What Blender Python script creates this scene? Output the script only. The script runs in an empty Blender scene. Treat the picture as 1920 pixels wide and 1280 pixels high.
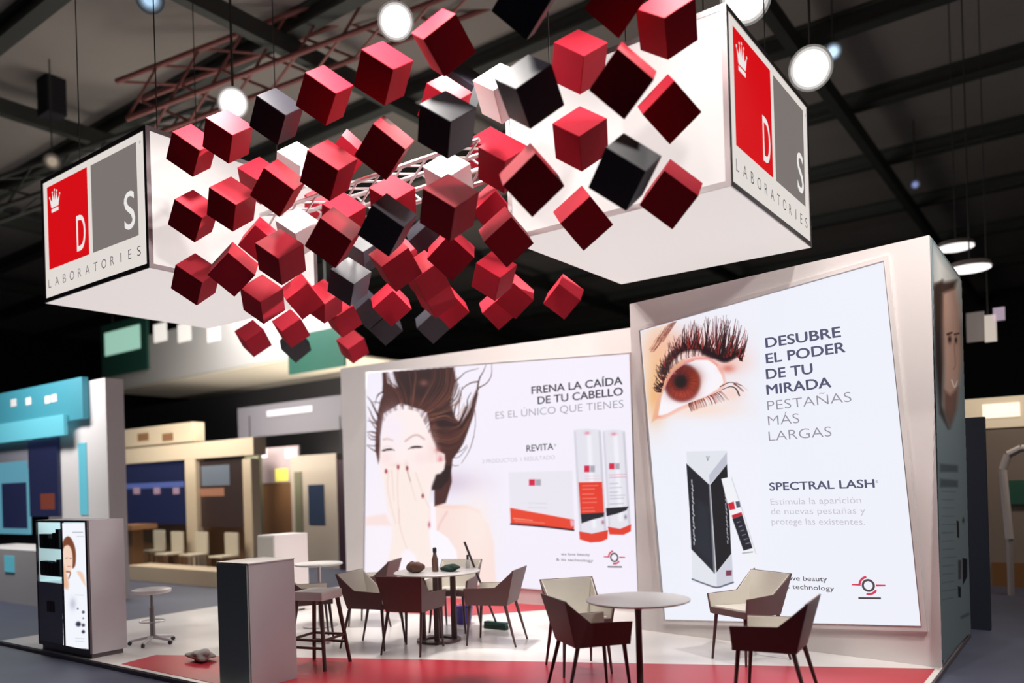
import bpy, bmesh, math, random
import numpy as np
from mathutils import Matrix, Vector, Quaternion

random.seed(7); rng = np.random.default_rng(7)
scn = bpy.context.scene
COL = scn.collection

# ------------------------------------------------------------------ camera
FOCAL, PPX, PPY, YAW, ROLL, EYE = 1502.0, 960.0, 906.0, 0.631, -0.030, Vector((0, 0, 1.65))
fwd = Vector((-math.sin(YAW), math.cos(YAW), 0))
r0 = Vector((math.cos(YAW), math.sin(YAW), 0)); u0 = r0.cross(fwd)
rgt = r0 * math.cos(ROLL) + u0 * math.sin(ROLL); upv = rgt.cross(fwd)
cam = bpy.data.cameras.new('camera'); camo = bpy.data.objects.new('camera', cam); COL.objects.link(camo)
cam.sensor_fit = 'HORIZONTAL'; cam.sensor_width = 36.0; cam.lens = 36.0 * FOCAL / 1920
cam.shift_y = (PPY - 640) / 1920; cam.shift_x = 0
cam.clip_end = 200
M = Matrix((rgt, upv, -fwd)).transposed().to_4x4(); M.translation = EYE
camo.matrix_world = M
cam.dof.use_dof = True; cam.dof.focus_distance = 7.4
cam.dof.aperture_fstop = (cam.lens / 1000) / 0.050
scn.camera = camo

# ------------------------------------------------------------------ view, world, hall light
scn.view_settings.view_transform = 'Standard'; scn.view_settings.look = 'None'
scn.view_settings.exposure = 0.0; scn.view_settings.gamma = 1.0; scn.view_settings.use_curve_mapping = False
w = bpy.data.worlds.new('hall_world'); scn.world = w; w.use_nodes = True
w.node_tree.nodes['Background'].inputs[0].default_value = (0.75, 0.78, 1.0, 1)
w.node_tree.nodes['Background'].inputs[1].default_value = 0.012

def spot(name, loc, target, energy, size_deg, blend=0.5, radius=0.12, color=(1, 0.95, 0.9)):
    l = bpy.data.lights.new(name, 'SPOT'); l.energy = energy; l.spot_size = math.radians(size_deg)
    l.spot_blend = blend; l.shadow_soft_size = radius; l.color = color
    o = bpy.data.objects.new(name, l); COL.objects.link(o); o.location = loc
    o.rotation_euler = (Vector(target) - Vector(loc)).to_track_quat('-Z', 'Y').to_euler(); return o
def area(name, loc, target, energy, sx, sy, color=(1, 1, 1)):
    l = bpy.data.lights.new(name, 'AREA'); l.energy = energy; l.shape = 'RECTANGLE'; l.size = sx; l.size_y = sy; l.color = color
    o = bpy.data.objects.new(name, l); COL.objects.link(o); o.location = loc
    o.rotation_euler = (Vector(target) - Vector(loc)).to_track_quat('-Z', 'Y').to_euler(); return o

# rig lamps above the cube cluster, wall washers, and unseen fills added for brightness
for x, y, e in ((-6.25, 4.35, 240), (-5.45, 4.2, 160), (-4.75, 4.2, 240), (-3.75, 4.1, 300), (-1.7, 4.6, 260), (-5.7, 5.6, 190), (-4.35, 5.5, 170), (-2.25, 5.2, 110), (-6.0, 7.0, 260)):
    spot('rig_spot', (x, y, 5.78), (x - 0.15, y + 0.35, 4), e, 115, 0.5, 0.07)
spot('back_fill', (-3.0, 10.4, 5.2), (-5.0, 4.8, 4.2), 3400, 44, 0.6, 0.10)  # unseen spot added to brighten the cubes' back right faces
spot('box_spot', (-4.7, 8.4, 7.0), (-7.37, 5.5, 4.6), 200, 26, 0.6, 0.05)
spot('box_spot', (-6.6, 3.4, 6.9), (-4.1, 5.9, 4.6), 150, 15, 0.6, 0.05)
spot('wall_washer', (-8.6, 7.2, 6.6), (-8.4, 8.94, 1.4), 240, 95, 0.8, 0.15)
spot('wall_washer', (-6.2, 7.2, 6.6), (-6.2, 8.94, 1.4), 220, 95, 0.8, 0.15)
spot('wall_washer', (0.8, 5.4, 5.6), (-1.9, 7.6, 1.5), 800, 62, 0.8, 0.15)
spot('panel_spot', (0.0, 8.6, 5.6), (-1.07, 8.5, 2.8), 160, 60, 0.7, 0.05)
spot('floor_fill', (-6.6, 6.9, 9.6), (-6.8, 6.6, 0), 3000, 40, 0.8, 0.3)  # added overhead fill that lifts the white floor
spot('counter_side_fill', (2.2, 4.9, 2.5), (-7.0, 4.25, 0.75), 190, 20, 0.8, 0.2)  # added low fill for the kiosk and counter sides
area('ceiling_fill', (-16, 12, 4.0), (-16, 12, 9), 200, 12, 10, (1, 0.93, 0.85))  # added upward fills, they brighten the ceiling
area('ceiling_fill', (5, 18, 3.5), (5, 18, 9), 50, 8, 8, (1, 0.95, 0.9))
# unseen area fills added to brighten the neighbouring stands
area('stand_fill', (-14.2, 4.9, 4.6), (-14.6, 6.6, 1.0), 210, 3, .4)
area('stand_fill', (-14.8, 7.6, 4.2), (-15.6, 9.6, 1.0), 190, 4, .4, (1, .9, .75))
area('stand_fill', (-15.5, 10.0, 4.0), (-15.0, 11.6, 1.4), 130, 3, .4, (1, .92, .82))
area('stand_fill', (-16, 11.6, 7.4), (-16, 13.2, 5.2), 360, 5, .4)
area('stand_fill', (-15.5, 14.5, 2.0), (-15.5, 14.6, 6), 260, 5, 2, (1, .9, .75))
area('stand_fill', (0.3, 11.8, 4.6), (0.3, 13.5, 1.0), 80, 3, .4, (1, .85, .7))

# ------------------------------------------------------------------ helpers
def s2l(c): return tuple(((v / 255) / 12.92 if v / 255 <= 0.04045 else ((v / 255 + 0.055) / 1.055) ** 2.4) for v in c)
MATS = {}
def mat(name, rgb, rough=0.5, metal=0.0, spec=0.5, emit=None, estr=1.0, noise=0.0, nscale=30.0, bump=0.0, coat=0.0):
    """principled material with a little procedural variation; rgb is linear"""
    m = bpy.data.materials.new(name); m.use_nodes = True; nt = m.node_tree; b = nt.nodes['Principled BSDF']
    b.inputs['Base Color'].default_value = (*rgb, 1); b.inputs['Roughness'].default_value = rough
    b.inputs['Metallic'].default_value = metal; b.inputs['Specular IOR Level'].default_value = spec
    b.inputs['Coat Weight'].default_value = coat
    if emit: b.inputs['Emission Color'].default_value = (*emit, 1); b.inputs['Emission Strength'].default_value = estr
    if noise or bump:
        tc = nt.nodes.new('ShaderNodeTexCoord'); n = nt.nodes.new('ShaderNodeTexNoise'); n.inputs['Scale'].default_value = nscale
        n.inputs['Detail'].default_value = 4; nt.links.new(tc.outputs['Object'], n.inputs['Vector'])
        if noise:
            mx = nt.nodes.new('ShaderNodeMix'); mx.data_type = 'RGBA'; mx.blend_type = 'MULTIPLY'; mx.inputs[0].default_value = 1
            cr = nt.nodes.new('ShaderNodeMapRange'); cr.inputs['To Min'].default_value = 1 - noise; cr.inputs['To Max'].default_value = 1 + noise
            nt.links.new(n.outputs['Fac'], cr.inputs['Value']); nt.links.new(cr.outputs['Result'], mx.inputs[7])
            mx.inputs[6].default_value = (*rgb, 1); nt.links.new(mx.outputs[2], b.inputs['Base Color'])
        if bump:
            bp = nt.nodes.new('ShaderNodeBump'); bp.inputs['Strength'].default_value = bump; bp.inputs['Distance'].default_value = 0.01
            nt.links.new(n.outputs['Fac'], bp.inputs['Height']); nt.links.new(bp.outputs['Normal'], b.inputs['Normal'])
    MATS[name] = m; return m
def emat(name, srgb, strength=1.0): return mat(name, (0.02, 0.02, 0.02), 0.6, spec=0.1, emit=s2l(srgb), estr=strength)
def vmat(name, emissive=True, strength=1.0):
    m = bpy.data.materials.new(name); m.use_nodes = True; nt = m.node_tree; b = nt.nodes['Principled BSDF']
    a = nt.nodes.new('ShaderNodeAttribute'); a.attribute_name = 'ink'
    b.inputs['Roughness'].default_value = 0.55; b.inputs['Specular IOR Level'].default_value = 0.15
    if emissive:
        b.inputs['Base Color'].default_value = (0.02, 0.02, 0.02, 1)
        nt.links.new(a.outputs['Color'], b.inputs['Emission Color']); b.inputs['Emission Strength'].default_value = strength
    else: nt.links.new(a.outputs['Color'], b.inputs['Base Color'])
    return m

class MB:
    """collects shapes into one mesh"""
    def __init__(s): s.v = []; s.f = []; s.mi = []
    def add(s, verts, faces, mi=0):
        k = len(s.v); s.v += [tuple(p) for p in verts]; s.f += [tuple(i + k for i in f) for f in faces]; s.mi += [mi] * len(faces); return s
    def box(s, x0, y0, z0, x1, y1, z1, mi=0):
        v = [(x, y, z) for z in (z0, z1) for y in (y0, y1) for x in (x0, x1)]
        return s.add(v, [(0, 2, 3, 1), (4, 5, 7, 6), (0, 1, 5, 4), (2, 6, 7, 3), (0, 4, 6, 2), (1, 3, 7, 5)], mi)
    def prism(s, pts, z0, z1, mi=0):
        n = len(pts); v = [(x, y, z0) for x, y in pts] + [(x, y, z1) for x, y in pts]
        f = [tuple(range(n))[::-1], tuple(range(n, 2 * n))] + [(i, (i + 1) % n, n + (i + 1) % n, n + i) for i in range(n)]
        return s.add(v, f, mi)
    def slab(s, pts, off, mi=0):
        """a flat outline in space given thickness by the vector off"""
        n = len(pts); o = Vector(off); v = [Vector(p) for p in pts]; v = v + [p + o for p in v]
        f = [tuple(range(n))[::-1], tuple(range(n, 2 * n))] + [(i, (i + 1) % n, n + (i + 1) % n, n + i) for i in range(n)]
        return s.add(v, f, mi)
    def quad(s, a, b, c, d, mi=0): return s.add([a, b, c, d], [(0, 1, 2, 3)], mi)
    def tube(s, p0, p1, ra, rb=None, n=12, mi=0, caps=True):
        rb = ra if rb is None else rb; p0 = Vector(p0); p1 = Vector(p1); d = (p1 - p0).normalized()
        a = d.orthogonal().normalized(); b = d.cross(a); v = []
        for p, r in ((p0, ra), (p1, rb)):
            v += [p + (a * math.cos(2 * math.pi * i / n) + b * math.sin(2 * math.pi * i / n)) * r for i in range(n)]
        f = [(i, (i + 1) % n, n + (i + 1) % n, n + i) for i in range(n)]
        if caps: f += [tuple(range(n))[::-1], tuple(range(n, 2 * n))]
        return s.add(v, f, mi)
    def path(s, pts, r, n=8, mi=0):
        for a, b in zip(pts[:-1], pts[1:]): s.tube(a, b, r, r, n, mi)
        return s
    def lathe(s, prof, c=(0, 0, 0), n=32, mi=0):
        v = []; f = []
        for r, z in prof: v += [(c[0] + r * math.cos(2 * math.pi * i / n), c[1] + r * math.sin(2 * math.pi * i / n), c[2] + z) for i in range(n)]
        for k in range(len(prof) - 1):
            f += [(k * n + i, k * n + (i + 1) % n, (k + 1) * n + (i + 1) % n, (k + 1) * n + i) for i in range(n)]
        f += [tuple(range(n))[::-1], tuple(range((len(prof) - 1) * n, len(prof) * n))]
        return s.add(v, f, mi)
    def build(s, name, mats, parent=None, origin=None, bevel=0.0, smooth=False):
        me = bpy.data.meshes.new(name); o0 = Vector(origin) if origin else Vector((0, 0, 0))
        me.from_pydata([tuple(Vector(p) - o0) for p in s.v], [], s.f)
        for m in (mats if isinstance(mats, (list, tuple)) else [mats]): me.materials.append(m)
        me.polygons.foreach_set('material_index', s.mi)
        bm = bmesh.new(); bm.from_mesh(me); bmesh.ops.recalc_face_normals(bm, faces=bm.faces)
        if bevel:
            es = [e for e in bm.edges if len(e.link_faces) == 2 and e.calc_face_angle(0) > 0.5]
            bmesh.ops.bevel(bm, geom=es, offset=bevel, segments=2, affect='EDGES', profile=0.7)
        bm.to_mesh(me); bm.free()
        if smooth:
            me.polygons.foreach_set('use_smooth', [True] * len(me.polygons))
            me.set_sharp_from_angle(angle=math.radians(35))
        me.update()
        o = bpy.data.objects.new(name, me); COL.objects.link(o); o.location = o0
        if parent: o.parent = parent
        return o
def wbuild(mb, name, mats, parent, **k):
    """build from world coordinates under an unrotated parent"""
    p = parent.location if parent else Vector((0, 0, 0))
    mb.v = [tuple(Vector(q) - p) for q in mb.v]; return mb.build(name, mats, parent, **k)
def tag(o, label=None, cat=None, group=None, kind=None):
    if label: o['label'] = label
    if cat: o['category'] = cat
    if group: o['group'] = group
    if kind: o['kind'] = kind
    return o
def thing(name, label, cat, loc=(0, 0, 0), rz=0.0, group=None):
    o = bpy.data.objects.new(name, None); COL.objects.link(o); o.location = loc; o.rotation_euler = (0, 0, rz); o.empty_display_size = 0.1
    return tag(o, label, cat, group)
def copy_tree(o, label, loc, rz, group=None):
    c = o.copy(); COL.objects.link(c); c.location = loc; c.rotation_euler = (0, 0, rz); c['label'] = label
    if group: c['group'] = group
    for ch in list(o.children):
        d = ch.copy(); COL.objects.link(d); d.parent = c
        for g in list(ch.children): e = g.copy(); COL.objects.link(e); e.parent = d
    return c
def struct(o): o['kind'] = 'structure'; return o

def ray(px, py): return fwd + rgt * ((px - PPX) / FOCAL) - upv * ((py - PPY) / FOCAL)
def at(px, py, depth): return EYE + ray(px, py) * depth
def on_plane(px, py, p0, n):
    d = ray(px, py); return EYE + d * ((Vector(p0) - EYE).dot(Vector(n)) / d.dot(Vector(n)))
def on_floor(px, py, z=0.0): return on_plane(px, py, (0, 0, z), (0, 0, 1))

# ---- lettering: flat letters cut to a baseline p0..p1 with a given cap height, lying just off a panel
def glyphs(body, weight):
    cu = bpy.data.curves.new('t', 'FONT'); cu.body = body; cu.size = 1.0; cu.offset = min(weight, 0); cu.resolution_u = 4; cu.fill_mode = 'FRONT'
    t = bpy.data.objects.new('t', cu); COL.objects.link(t)
    me = bpy.data.meshes.new_from_object(t.evaluated_get(bpy.context.evaluated_depsgraph_get())); bpy.data.objects.remove(t); bpy.data.curves.remove(cu)
    co = np.empty(len(me.vertices) * 3, np.float32); me.vertices.foreach_get('co', co); co = co.reshape(-1, 3).astype(float)
    F = [tuple(p.vertices) for p in me.polygons]; bpy.data.meshes.remove(me); return co, F
def letters(name, body, p0, p1, cap, m, parent, nrm, up=None, weight=0.0, lift=0.004):
    """every word a mesh of its own; weight > 0 thickens the strokes sideways"""
    full, _ = glyphs(body, weight); X0, X1 = full[:, 0].min(), full[:, 0].max()
    p0 = Vector(p0); p1 = Vector(p1); n = Vector(nrm).normalized(); ux = (p1 - p0).normalized()
    uy = Vector(up).normalized() if up is not None else n.cross(ux)
    sx = (p1 - p0).length / (X1 - X0); sy = cap / 0.70; base = np.array(p0) - (np.array(parent.location) if parent else 0)
    ws = body.split(' '); pre = ''
    for w_ in ws:
        co, F = glyphs(w_, weight); pf, _ = glyphs(pre + w_, weight); co[:, 0] += pf[:, 0].max() - co[:, 0].max(); pre += w_ + ' '
        V = []; FF = []
        sh = [(0, 0)] if weight <= 0 else [(-weight / 2, 0), (weight / 2, 0), (0, weight / 3), (0, -weight / 3)]
        for k, (dx, dy) in enumerate(sh):
            W = base + np.outer((co[:, 0] - X0 + dx) * sx, ux) + np.outer((co[:, 1] + dy) * sy, uy) + np.array(n) * (lift + k * 0.0002)
            FF += [tuple(i + len(V) for i in f) for f in F]; V += [tuple(q) for q in W]
        me = bpy.data.meshes.new(name); me.from_pydata(V, [], FF); me.materials.append(m); me.update()
        o = bpy.data.objects.new(name, me); COL.objects.link(o)
        if parent: o.parent = parent
    return o

# ---- printed pictures: colours laid on a fine grid of the sheet (ink per grid point, sRGB 0..255)
class Print:
    def __init__(s, x0, y0, x1, y1, sx, sy, bg):
        s.xs = np.arange(x0, x1 + 1e-6, sx); s.ys = np.arange(y0, y1 + 1e-6, sy)
        s.X, s.Y = np.meshgrid(s.xs, s.ys); s.C = np.empty(s.X.shape + (3,)); s.C[:] = bg
    def win(s, a, b, c, d):
        i0, i1 = np.searchsorted(s.xs, [a, b]); j0, j1 = np.searchsorted(s.ys, [c, d]); return slice(j0, j1), slice(i0, i1)
    def lay(s, W, al, col):
        al = al[..., None]; s.C[W] = s.C[W] * (1 - al) + np.array(col, float) * al
    def poly(s, pts, col, alpha=1.0, f=1.2, smooth=False):
        P = np.array(pts, float)
        if smooth:
            T = np.linspace(0, 1, 6, endpoint=False)[:, None]; a, b, c, d = (np.roll(P, k, 0)[:, None] for k in (1, 0, -1, -2))
            P = (.5 * (2 * b + (c - a) * T + (2 * a - 5 * b + 4 * c - d) * T ** 2 + (3 * b - a - 3 * c + d) * T ** 3)).reshape(-1, 2)
        s._poly(P, col, alpha, f)
    def _poly(s, P, col, alpha, f):
        W = s.win(P[:, 0].min() - f, P[:, 0].max() + f, P[:, 1].min() - f, P[:, 1].max() + f)
        X, Y = s.X[W], s.Y[W]
        if X.size == 0: return
        ins = np.zeros(X.shape, bool); D = np.full(X.shape, 1e9)
        for (xa, ya), (xb, yb) in zip(P, np.roll(P, -1, 0)):
            c = ((ya > Y) != (yb > Y)); ins ^= c & (X < (xb - xa) * (Y - ya) / ((yb - ya) or 1e-9) + xa)
            L = (xb - xa) ** 2 + (yb - ya) ** 2 or 1e-9; t = np.clip(((X - xa) * (xb - xa) + (Y - ya) * (yb - ya)) / L, 0, 1)
            D = np.minimum(D, np.hypot(X - xa - t * (xb - xa), Y - ya - t * (yb - ya)))
        d = np.where(ins, D, -D); s.lay(W, np.clip(0.5 + d / f, 0, 1) * alpha, col)
    def stroke(s, pts, w0, w1, col, alpha=1.0, f=1.0, smooth=True):
        P = np.array(pts, float)
        if smooth and len(P) > 2:
            Q = []; E = np.vstack([2 * P[0] - P[1], P, 2 * P[-1] - P[-2]])
            for i in range(1, len(E) - 2):
                for t in np.linspace(0, 1, 6, endpoint=False):
                    a, b, c, d = E[i - 1:i + 3]; Q.append(.5 * (2 * b + (c - a) * t + (2 * a - 5 * b + 4 * c - d) * t * t + (3 * b - a - 3 * c + d) * t ** 3))
            Q.append(P[-1]); P = np.array(Q)
        m = max(w0, w1) + f; W = s.win(P[:, 0].min() - m, P[:, 0].max() + m, P[:, 1].min() - m, P[:, 1].max() + m)
        X, Y = s.X[W], s.Y[W]
        if X.size == 0: return
        A = np.zeros(X.shape); n = len(P) - 1
        for i in range(n):
            (xa, ya), (xb, yb) = P[i], P[i + 1]; L = (xb - xa) ** 2 + (yb - ya) ** 2 or 1e-9
            t = np.clip(((X - xa) * (xb - xa) + (Y - ya) * (yb - ya)) / L, 0, 1)
            ww = w0 + (w1 - w0) * (i + t) / n
            A = np.maximum(A, np.clip((ww / 2 - np.hypot(X - xa - t * (xb - xa), Y - ya - t * (yb - ya))) / f + .5, 0, 1))
        s.lay(W, A * alpha, col)
    def blob(s, cx, cy, rx, ry, col, alpha=1.0, rot=0.0, p=1.0):
        m = max(rx, ry) * 2.2; W = s.win(cx - m, cx + m, cy - m, cy + m); X, Y = s.X[W] - cx, s.Y[W] - cy
        c, d = math.cos(rot), math.sin(rot); u = (X * c + Y * d) / rx; v = (-X * d + Y * c) / ry
        s.lay(W, np.exp(-((u * u + v * v) ** p)) * alpha, col)
    def build(s, name, m, parent, p0, n, lift, clip=None):
        nvec = Vector(n).normalized(); P0 = Vector(p0) + nvec * lift; J, I = s.X.shape
        f, r, u = np.array(fwd), np.array(rgt), np.array(upv)
        D = f + np.multiply.outer((s.X - PPX) / FOCAL, r) - np.multiply.outer((s.Y - PPY) / FOCAL, u)
        t = (P0 - EYE).dot(nvec) / (D @ np.array(nvec)); V = np.array(EYE) + D * t[..., None] - np.array(parent.location)
        idx = np.arange(J * I).reshape(J, I)
        F = np.stack([idx[1:, :-1], idx[1:, 1:], idx[:-1, 1:], idx[:-1, :-1]], -1).reshape(-1, 4)
        if clip is not None:
            xc = (s.X[1:, 1:] + s.X[:-1, :-1]).ravel() / 2; yc = (s.Y[1:, 1:] + s.Y[:-1, :-1]).ravel() / 2; k = np.ones(len(F), bool)
            for (xa, ya), (xb, yb) in zip(clip, clip[1:] + clip[:1]): k &= ((xb - xa) * (yc - ya) - (yb - ya) * (xc - xa)) > 0
            F = F[k]
            used = np.zeros(J * I, bool); used[F.ravel()] = True; new = np.cumsum(used) - 1
            V = V.reshape(-1, 3)[used]; F = new[F]; Cc = s.C.reshape(-1, 3)[used]
        else: V = V.reshape(-1, 3); Cc = s.C.reshape(-1, 3)
        me = bpy.data.meshes.new(name); me.vertices.add(len(V)); me.loops.add(F.size); me.polygons.add(len(F))
        me.vertices.foreach_set('co', V.astype(np.float32).ravel()); me.loops.foreach_set('vertex_index', F.astype(np.int32).ravel())
        me.polygons.foreach_set('loop_start', np.arange(0, F.size, 4, dtype=np.int32)); me.update(calc_edges=True)
        c = np.clip(Cc / 255, 0, 1); c = np.where(c <= .04045, c / 12.92, ((c + .055) / 1.055) ** 2.4)
        a = me.color_attributes.new('ink', 'FLOAT_COLOR', 'POINT'); a.data.foreach_set('color', np.hstack([c, np.ones((len(c), 1))]).astype(np.float32).ravel())
        me.materials.append(m); o = bpy.data.objects.new(name, me); COL.objects.link(o); o.parent = parent; return o

# ------------------------------------------------------------------ materials
white_lam = mat('white_laminate', (0.74, 0.71, 0.69), 0.28, noise=0.03, nscale=3)
red_vinyl = mat('red_vinyl', (0.46, 0.020, 0.038), 0.33, spec=0.5, noise=0.05, nscale=6)
hall_carpet = mat('hall_carpet', (0.060, 0.066, 0.105), 0.55, noise=0.25, nscale=2.0)
wall_paint = mat('wall_paint', (0.72, 0.67, 0.66), 0.6, noise=0.02, nscale=4)
ceil_m = mat('ceiling_panel', (0.32, 0.29, 0.27), 0.9, noise=0.10, nscale=0.6)
beam_m = mat('beam_steel', (0.05, 0.055, 0.05), 0.7)
dark_m = mat('dark_drape', (0.012, 0.012, 0.018), 0.9)
alu = mat('aluminium', (0.62, 0.58, 0.59), 0.35, metal=0.85)
alu_dark = mat('dark_profile', (0.16, 0.13, 0.14), 0.4, metal=0.5)
truss_red = mat('truss_reddish', (0.30, 0.11, 0.10), 0.5, metal=0.3)  # reddish base colour of the far truss
cube_red = mat('cube_red', (0.38, 0.013, 0.029), 0.6, spec=0.12, noise=0.04, nscale=8)
cube_black = mat('cube_black', (0.020, 0.018, 0.027), 0.45, spec=0.4, noise=0.08, nscale=8)
cube_white = mat('cube_white', (0.84, 0.83, 0.83), 0.5, noise=0.02, nscale=8)
fabric_side = mat('backlit_fabric', (0.22, 0.21, 0.205), 0.7, spec=0.1, emit=s2l((238, 229, 226)), estr=0.80)
fabric_logo = emat('backlit_logo_sheet', (226, 219, 213), 1.0)
logo_red = emat('logo_red', (214, 14, 22), 1.0); logo_grey = emat('logo_grey', (124, 116, 112), 1.0)
logo_white = emat('logo_white', (236, 232, 230), 1.0); ink_grey = emat('ink_grey', (78, 72, 76), 1.0)
ink_dark = emat('ink_dark', (62, 58, 72), 1.0); ink_light = emat('ink_light', (150, 146, 156), 1.0); ink_pale = emat('ink_pale', (196, 193, 203), 1.0)
ink_slate = emat('ink_slate', (84, 84, 112), 1.0); ink_red = emat('ink_red', (214, 62, 92), 1.0)
sheet_a = emat('backlit_sheet_pinkish', (243, 238, 250), 1.0); sheet_b = emat('backlit_sheet_bluish', (238, 240, 250), 1.0)
print_e = vmat('printed_backlit_film', True, 1.0); print_d = vmat('printed_panel', False)
shell_m = mat('chair_shell_taupe', (0.15, 0.085, 0.085), 0.5, noise=0.05, nscale=20)
shell_w = mat('chair_shell_white', (0.62, 0.57, 0.56), 0.5)
lining_m = mat('chair_lining_cream', (0.66, 0.62, 0.55), 0.6, noise=0.03, nscale=40)
leg_m = mat('chair_leg_brown', (0.10, 0.055, 0.055), 0.45)
top_m = mat('table_top_white', (0.52, 0.50, 0.49), 0.35)
# ------------------------------------------------------------------ hall shell
HZ = -0.05
struct(MB().box(-46, -4, HZ - 0.1, 14, 46, HZ).build('floor', hall_carpet))
struct(MB().box(-46, -4, 10.5, 14, 46, 10.7).build('ceiling', ceil_m))
struct(MB().box(-46.2, -4, HZ, -46, 46, 10.5).build('wall_left', dark_m))
struct(MB().box(-46, 46, HZ, 14, 46.2, 10.5).build('wall_back', dark_m))
struct(MB().box(14, -4, HZ, 14.2, 46, 10.5).build('wall_right', dark_m))
for i, y in enumerate((3.4, 6.6, 9.8, 13.0, 16.4, 20.0, 24.0, 28.5, 33.5, 39.0)):      # purlins under the roof
    m = MB().box(-46, y - 0.14, 10.1, 14, y + 0.14, 10.16).box(-46, y - 0.03, 10.16, 14, y + 0.03, 10.44).box(-46, y - 0.14, 10.44, 14, y + 0.14, 10.5)
    tag(m.build('roof_beam', beam_m), kind='structure')
for x in (-34, -26, -18.5, -12.0, -4.5, 3.0, 9.0):
    tag(MB().box(x - 0.10, -4, 9.75, x + 0.10, 46, 10.08).build('roof_girder', beam_m), kind='structure')

# ------------------------------------------------------------------ stand floor
SX0, SX1, SY0, SY1 = -10.35, -1.085, 3.985, 9.30
stage = MB().prism([(SX0, SY0), (SX1, SY0), (SX1, SY1), (SX0, SY1)], HZ, 0.0).build('floor_stage', white_lam); struct(stage)
struct(MB().box(SX0, SY0 - 0.012, HZ, SX1, SY0 - 0.001, -0.012).box(SX1 + 0.001, SY0, HZ, SX1 + 0.012, SY1, -0.012).build('trim_1', alu_dark))
tag(MB().prism([(-1.13, 7.44), (-7.84, 4.45), (-7.74, 4.04), (-1.13, 4.04)], 0.0005, 0.003).build('floor_covering', red_vinyl),
    'large red vinyl floor triangle along the front edge of the white stand floor', 'carpet')
tag(MB().prism([(-5.55, 8.93), (-8.4, 8.93), (-7.75, 7.55), (-6.55, 7.66)], 0.0005, 0.003).build('floor_covering', red_vinyl),
    'smaller red vinyl floor patch at the foot of the back wall', 'carpet')

# ------------------------------------------------------------------ back wall and tower
WY = 8.94
struct(MB().slab([(-9.93, WY, 0), (-4.0, WY, 0), (-4.0, WY, 3.53), (-9.93, WY, 3.61)], (0, 0.12, 0)).build('wall_back_panel', wall_paint))
TA, TB = Vector((-4.11, 7.92, 0)), Vector((-1.085, 7.5, 0))
TU = (TB - TA).normalized(); TN = Vector((TU.y, -TU.x, 0))       # along the face, out of the face
tower = MB()
base = [(TA.x, TA.y), (TB.x, TB.y), (-1.085, 9.28), (-4.11, 9.28)]
v = [(x, y, 0) for x, y in base] + [(x, y, z) for (x, y), z in zip(base, (3.585, 3.62, 3.62, 3.585))]
tower.add(v, [(3, 2, 1, 0), (4, 5, 6, 7), (0, 1, 5, 4), (1, 2, 6, 5), (2, 3, 7, 6), (3, 0, 4, 7)])
struct(tower.build('wall_tower', wall_paint))

def rim(mb, q, wd, off, n, mi=0):
    """a picture-frame band of width wd outside the quad q (tl,tr,br,bl), off deep"""
    q = [Vector(p) for p in q]; c = sum(q, Vector()) / 4; n = Vector(n)
    o = []
    for i in range(4):
        a, b, d = q[i - 1], q[i], q[(i + 1) % 4]; e1 = (b - a).normalized(); e2 = (b - d).normalized(); o.append(b + (e1 + e2) * wd)
    for i in range(4):
        j = (i + 1) % 4; mb.slab([q[i], q[j], o[j], o[i]], n * off, mi)
    return mb

# ---- back wall light box: portrait, headline, hair products
NW = Vector((0, -1, 0)); PW = Vector((0, WY, 0))
def wp(px, py, lift=0.0): return on_plane(px, py, PW + NW * lift, NW)
Q1 = [(688.9, 699.5), (1180.8, 663.5), (1196.5, 1119), (684.2, 1079)]
q = [wp(*p) for p in Q1]
lb1 = thing('lightbox_sign', 'wide backlit poster of a laughing dark-haired woman on the back wall', 'sign', (-7.0, WY - 0.002, 0.2))
wbuild(rim(MB(), q, 0.018, 0.014, NW), 'frame', alu, lb1)
wbuild(MB().slab(q, NW * 0.010), 'panel', sheet_a, lb1)
A = NW * 0.010
P = Print(684.5, 664, 948, 1100, 0.9, 0.9, (243, 238, 250))
Z = lambda L, ox=670, oy=670, k=6.096: [(ox + x / k, oy + y / k) for x, y in L]
Z2 = lambda L: Z(L, 670, 860, 5.121)
SK, SKs, SKp = (252, 235, 231), (246, 216, 210), (250, 226, 220)
HD, HM, HL, HG = (38, 18, 22), (72, 36, 33), (122, 66, 50), (166, 104, 74)
P.blob(720, 1000, 60, 130, (250, 242, 250), .8)
P.blob(840, 905, 60, 22, (214, 196, 216), .8)                      # shadow the head throws on the sheet
P.poly(Z2([(70, 560), (270, 525), (330, 640), (80, 640)]), (250, 222, 216), .8, 6)
# shoulder, arm and neck
P.poly(Z2([(700, 440), (790, 462), (1050, 462), (1180, 510), (1262, 640), (1310, 800), (1335, 1240), (640, 1240), (640, 620)]), SKp, 1, 5)
P.stroke(Z2([(760, 450), (900, 460), (1060, 462), (1170, 505)]), 7, 5, (250, 208, 192), .8, 6)
P.blob(892, 985, 30, 60, (251, 236, 230), .8)
P.stroke(Z2([(860, 510), (800, 610), (770, 680)]), 4, 3, (236, 186, 184), .6, 4)
P.poly(Z2([(655, 650), (770, 690), (870, 760), (950, 880), (1000, 1240), (740, 1240), (690, 850)]), (250, 246, 254), 1, 3)
P.poly(Z2([(700, 420), (748, 420), (760, 690), (705, 690)]), (252, 244, 252), 1, 2.5)
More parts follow.
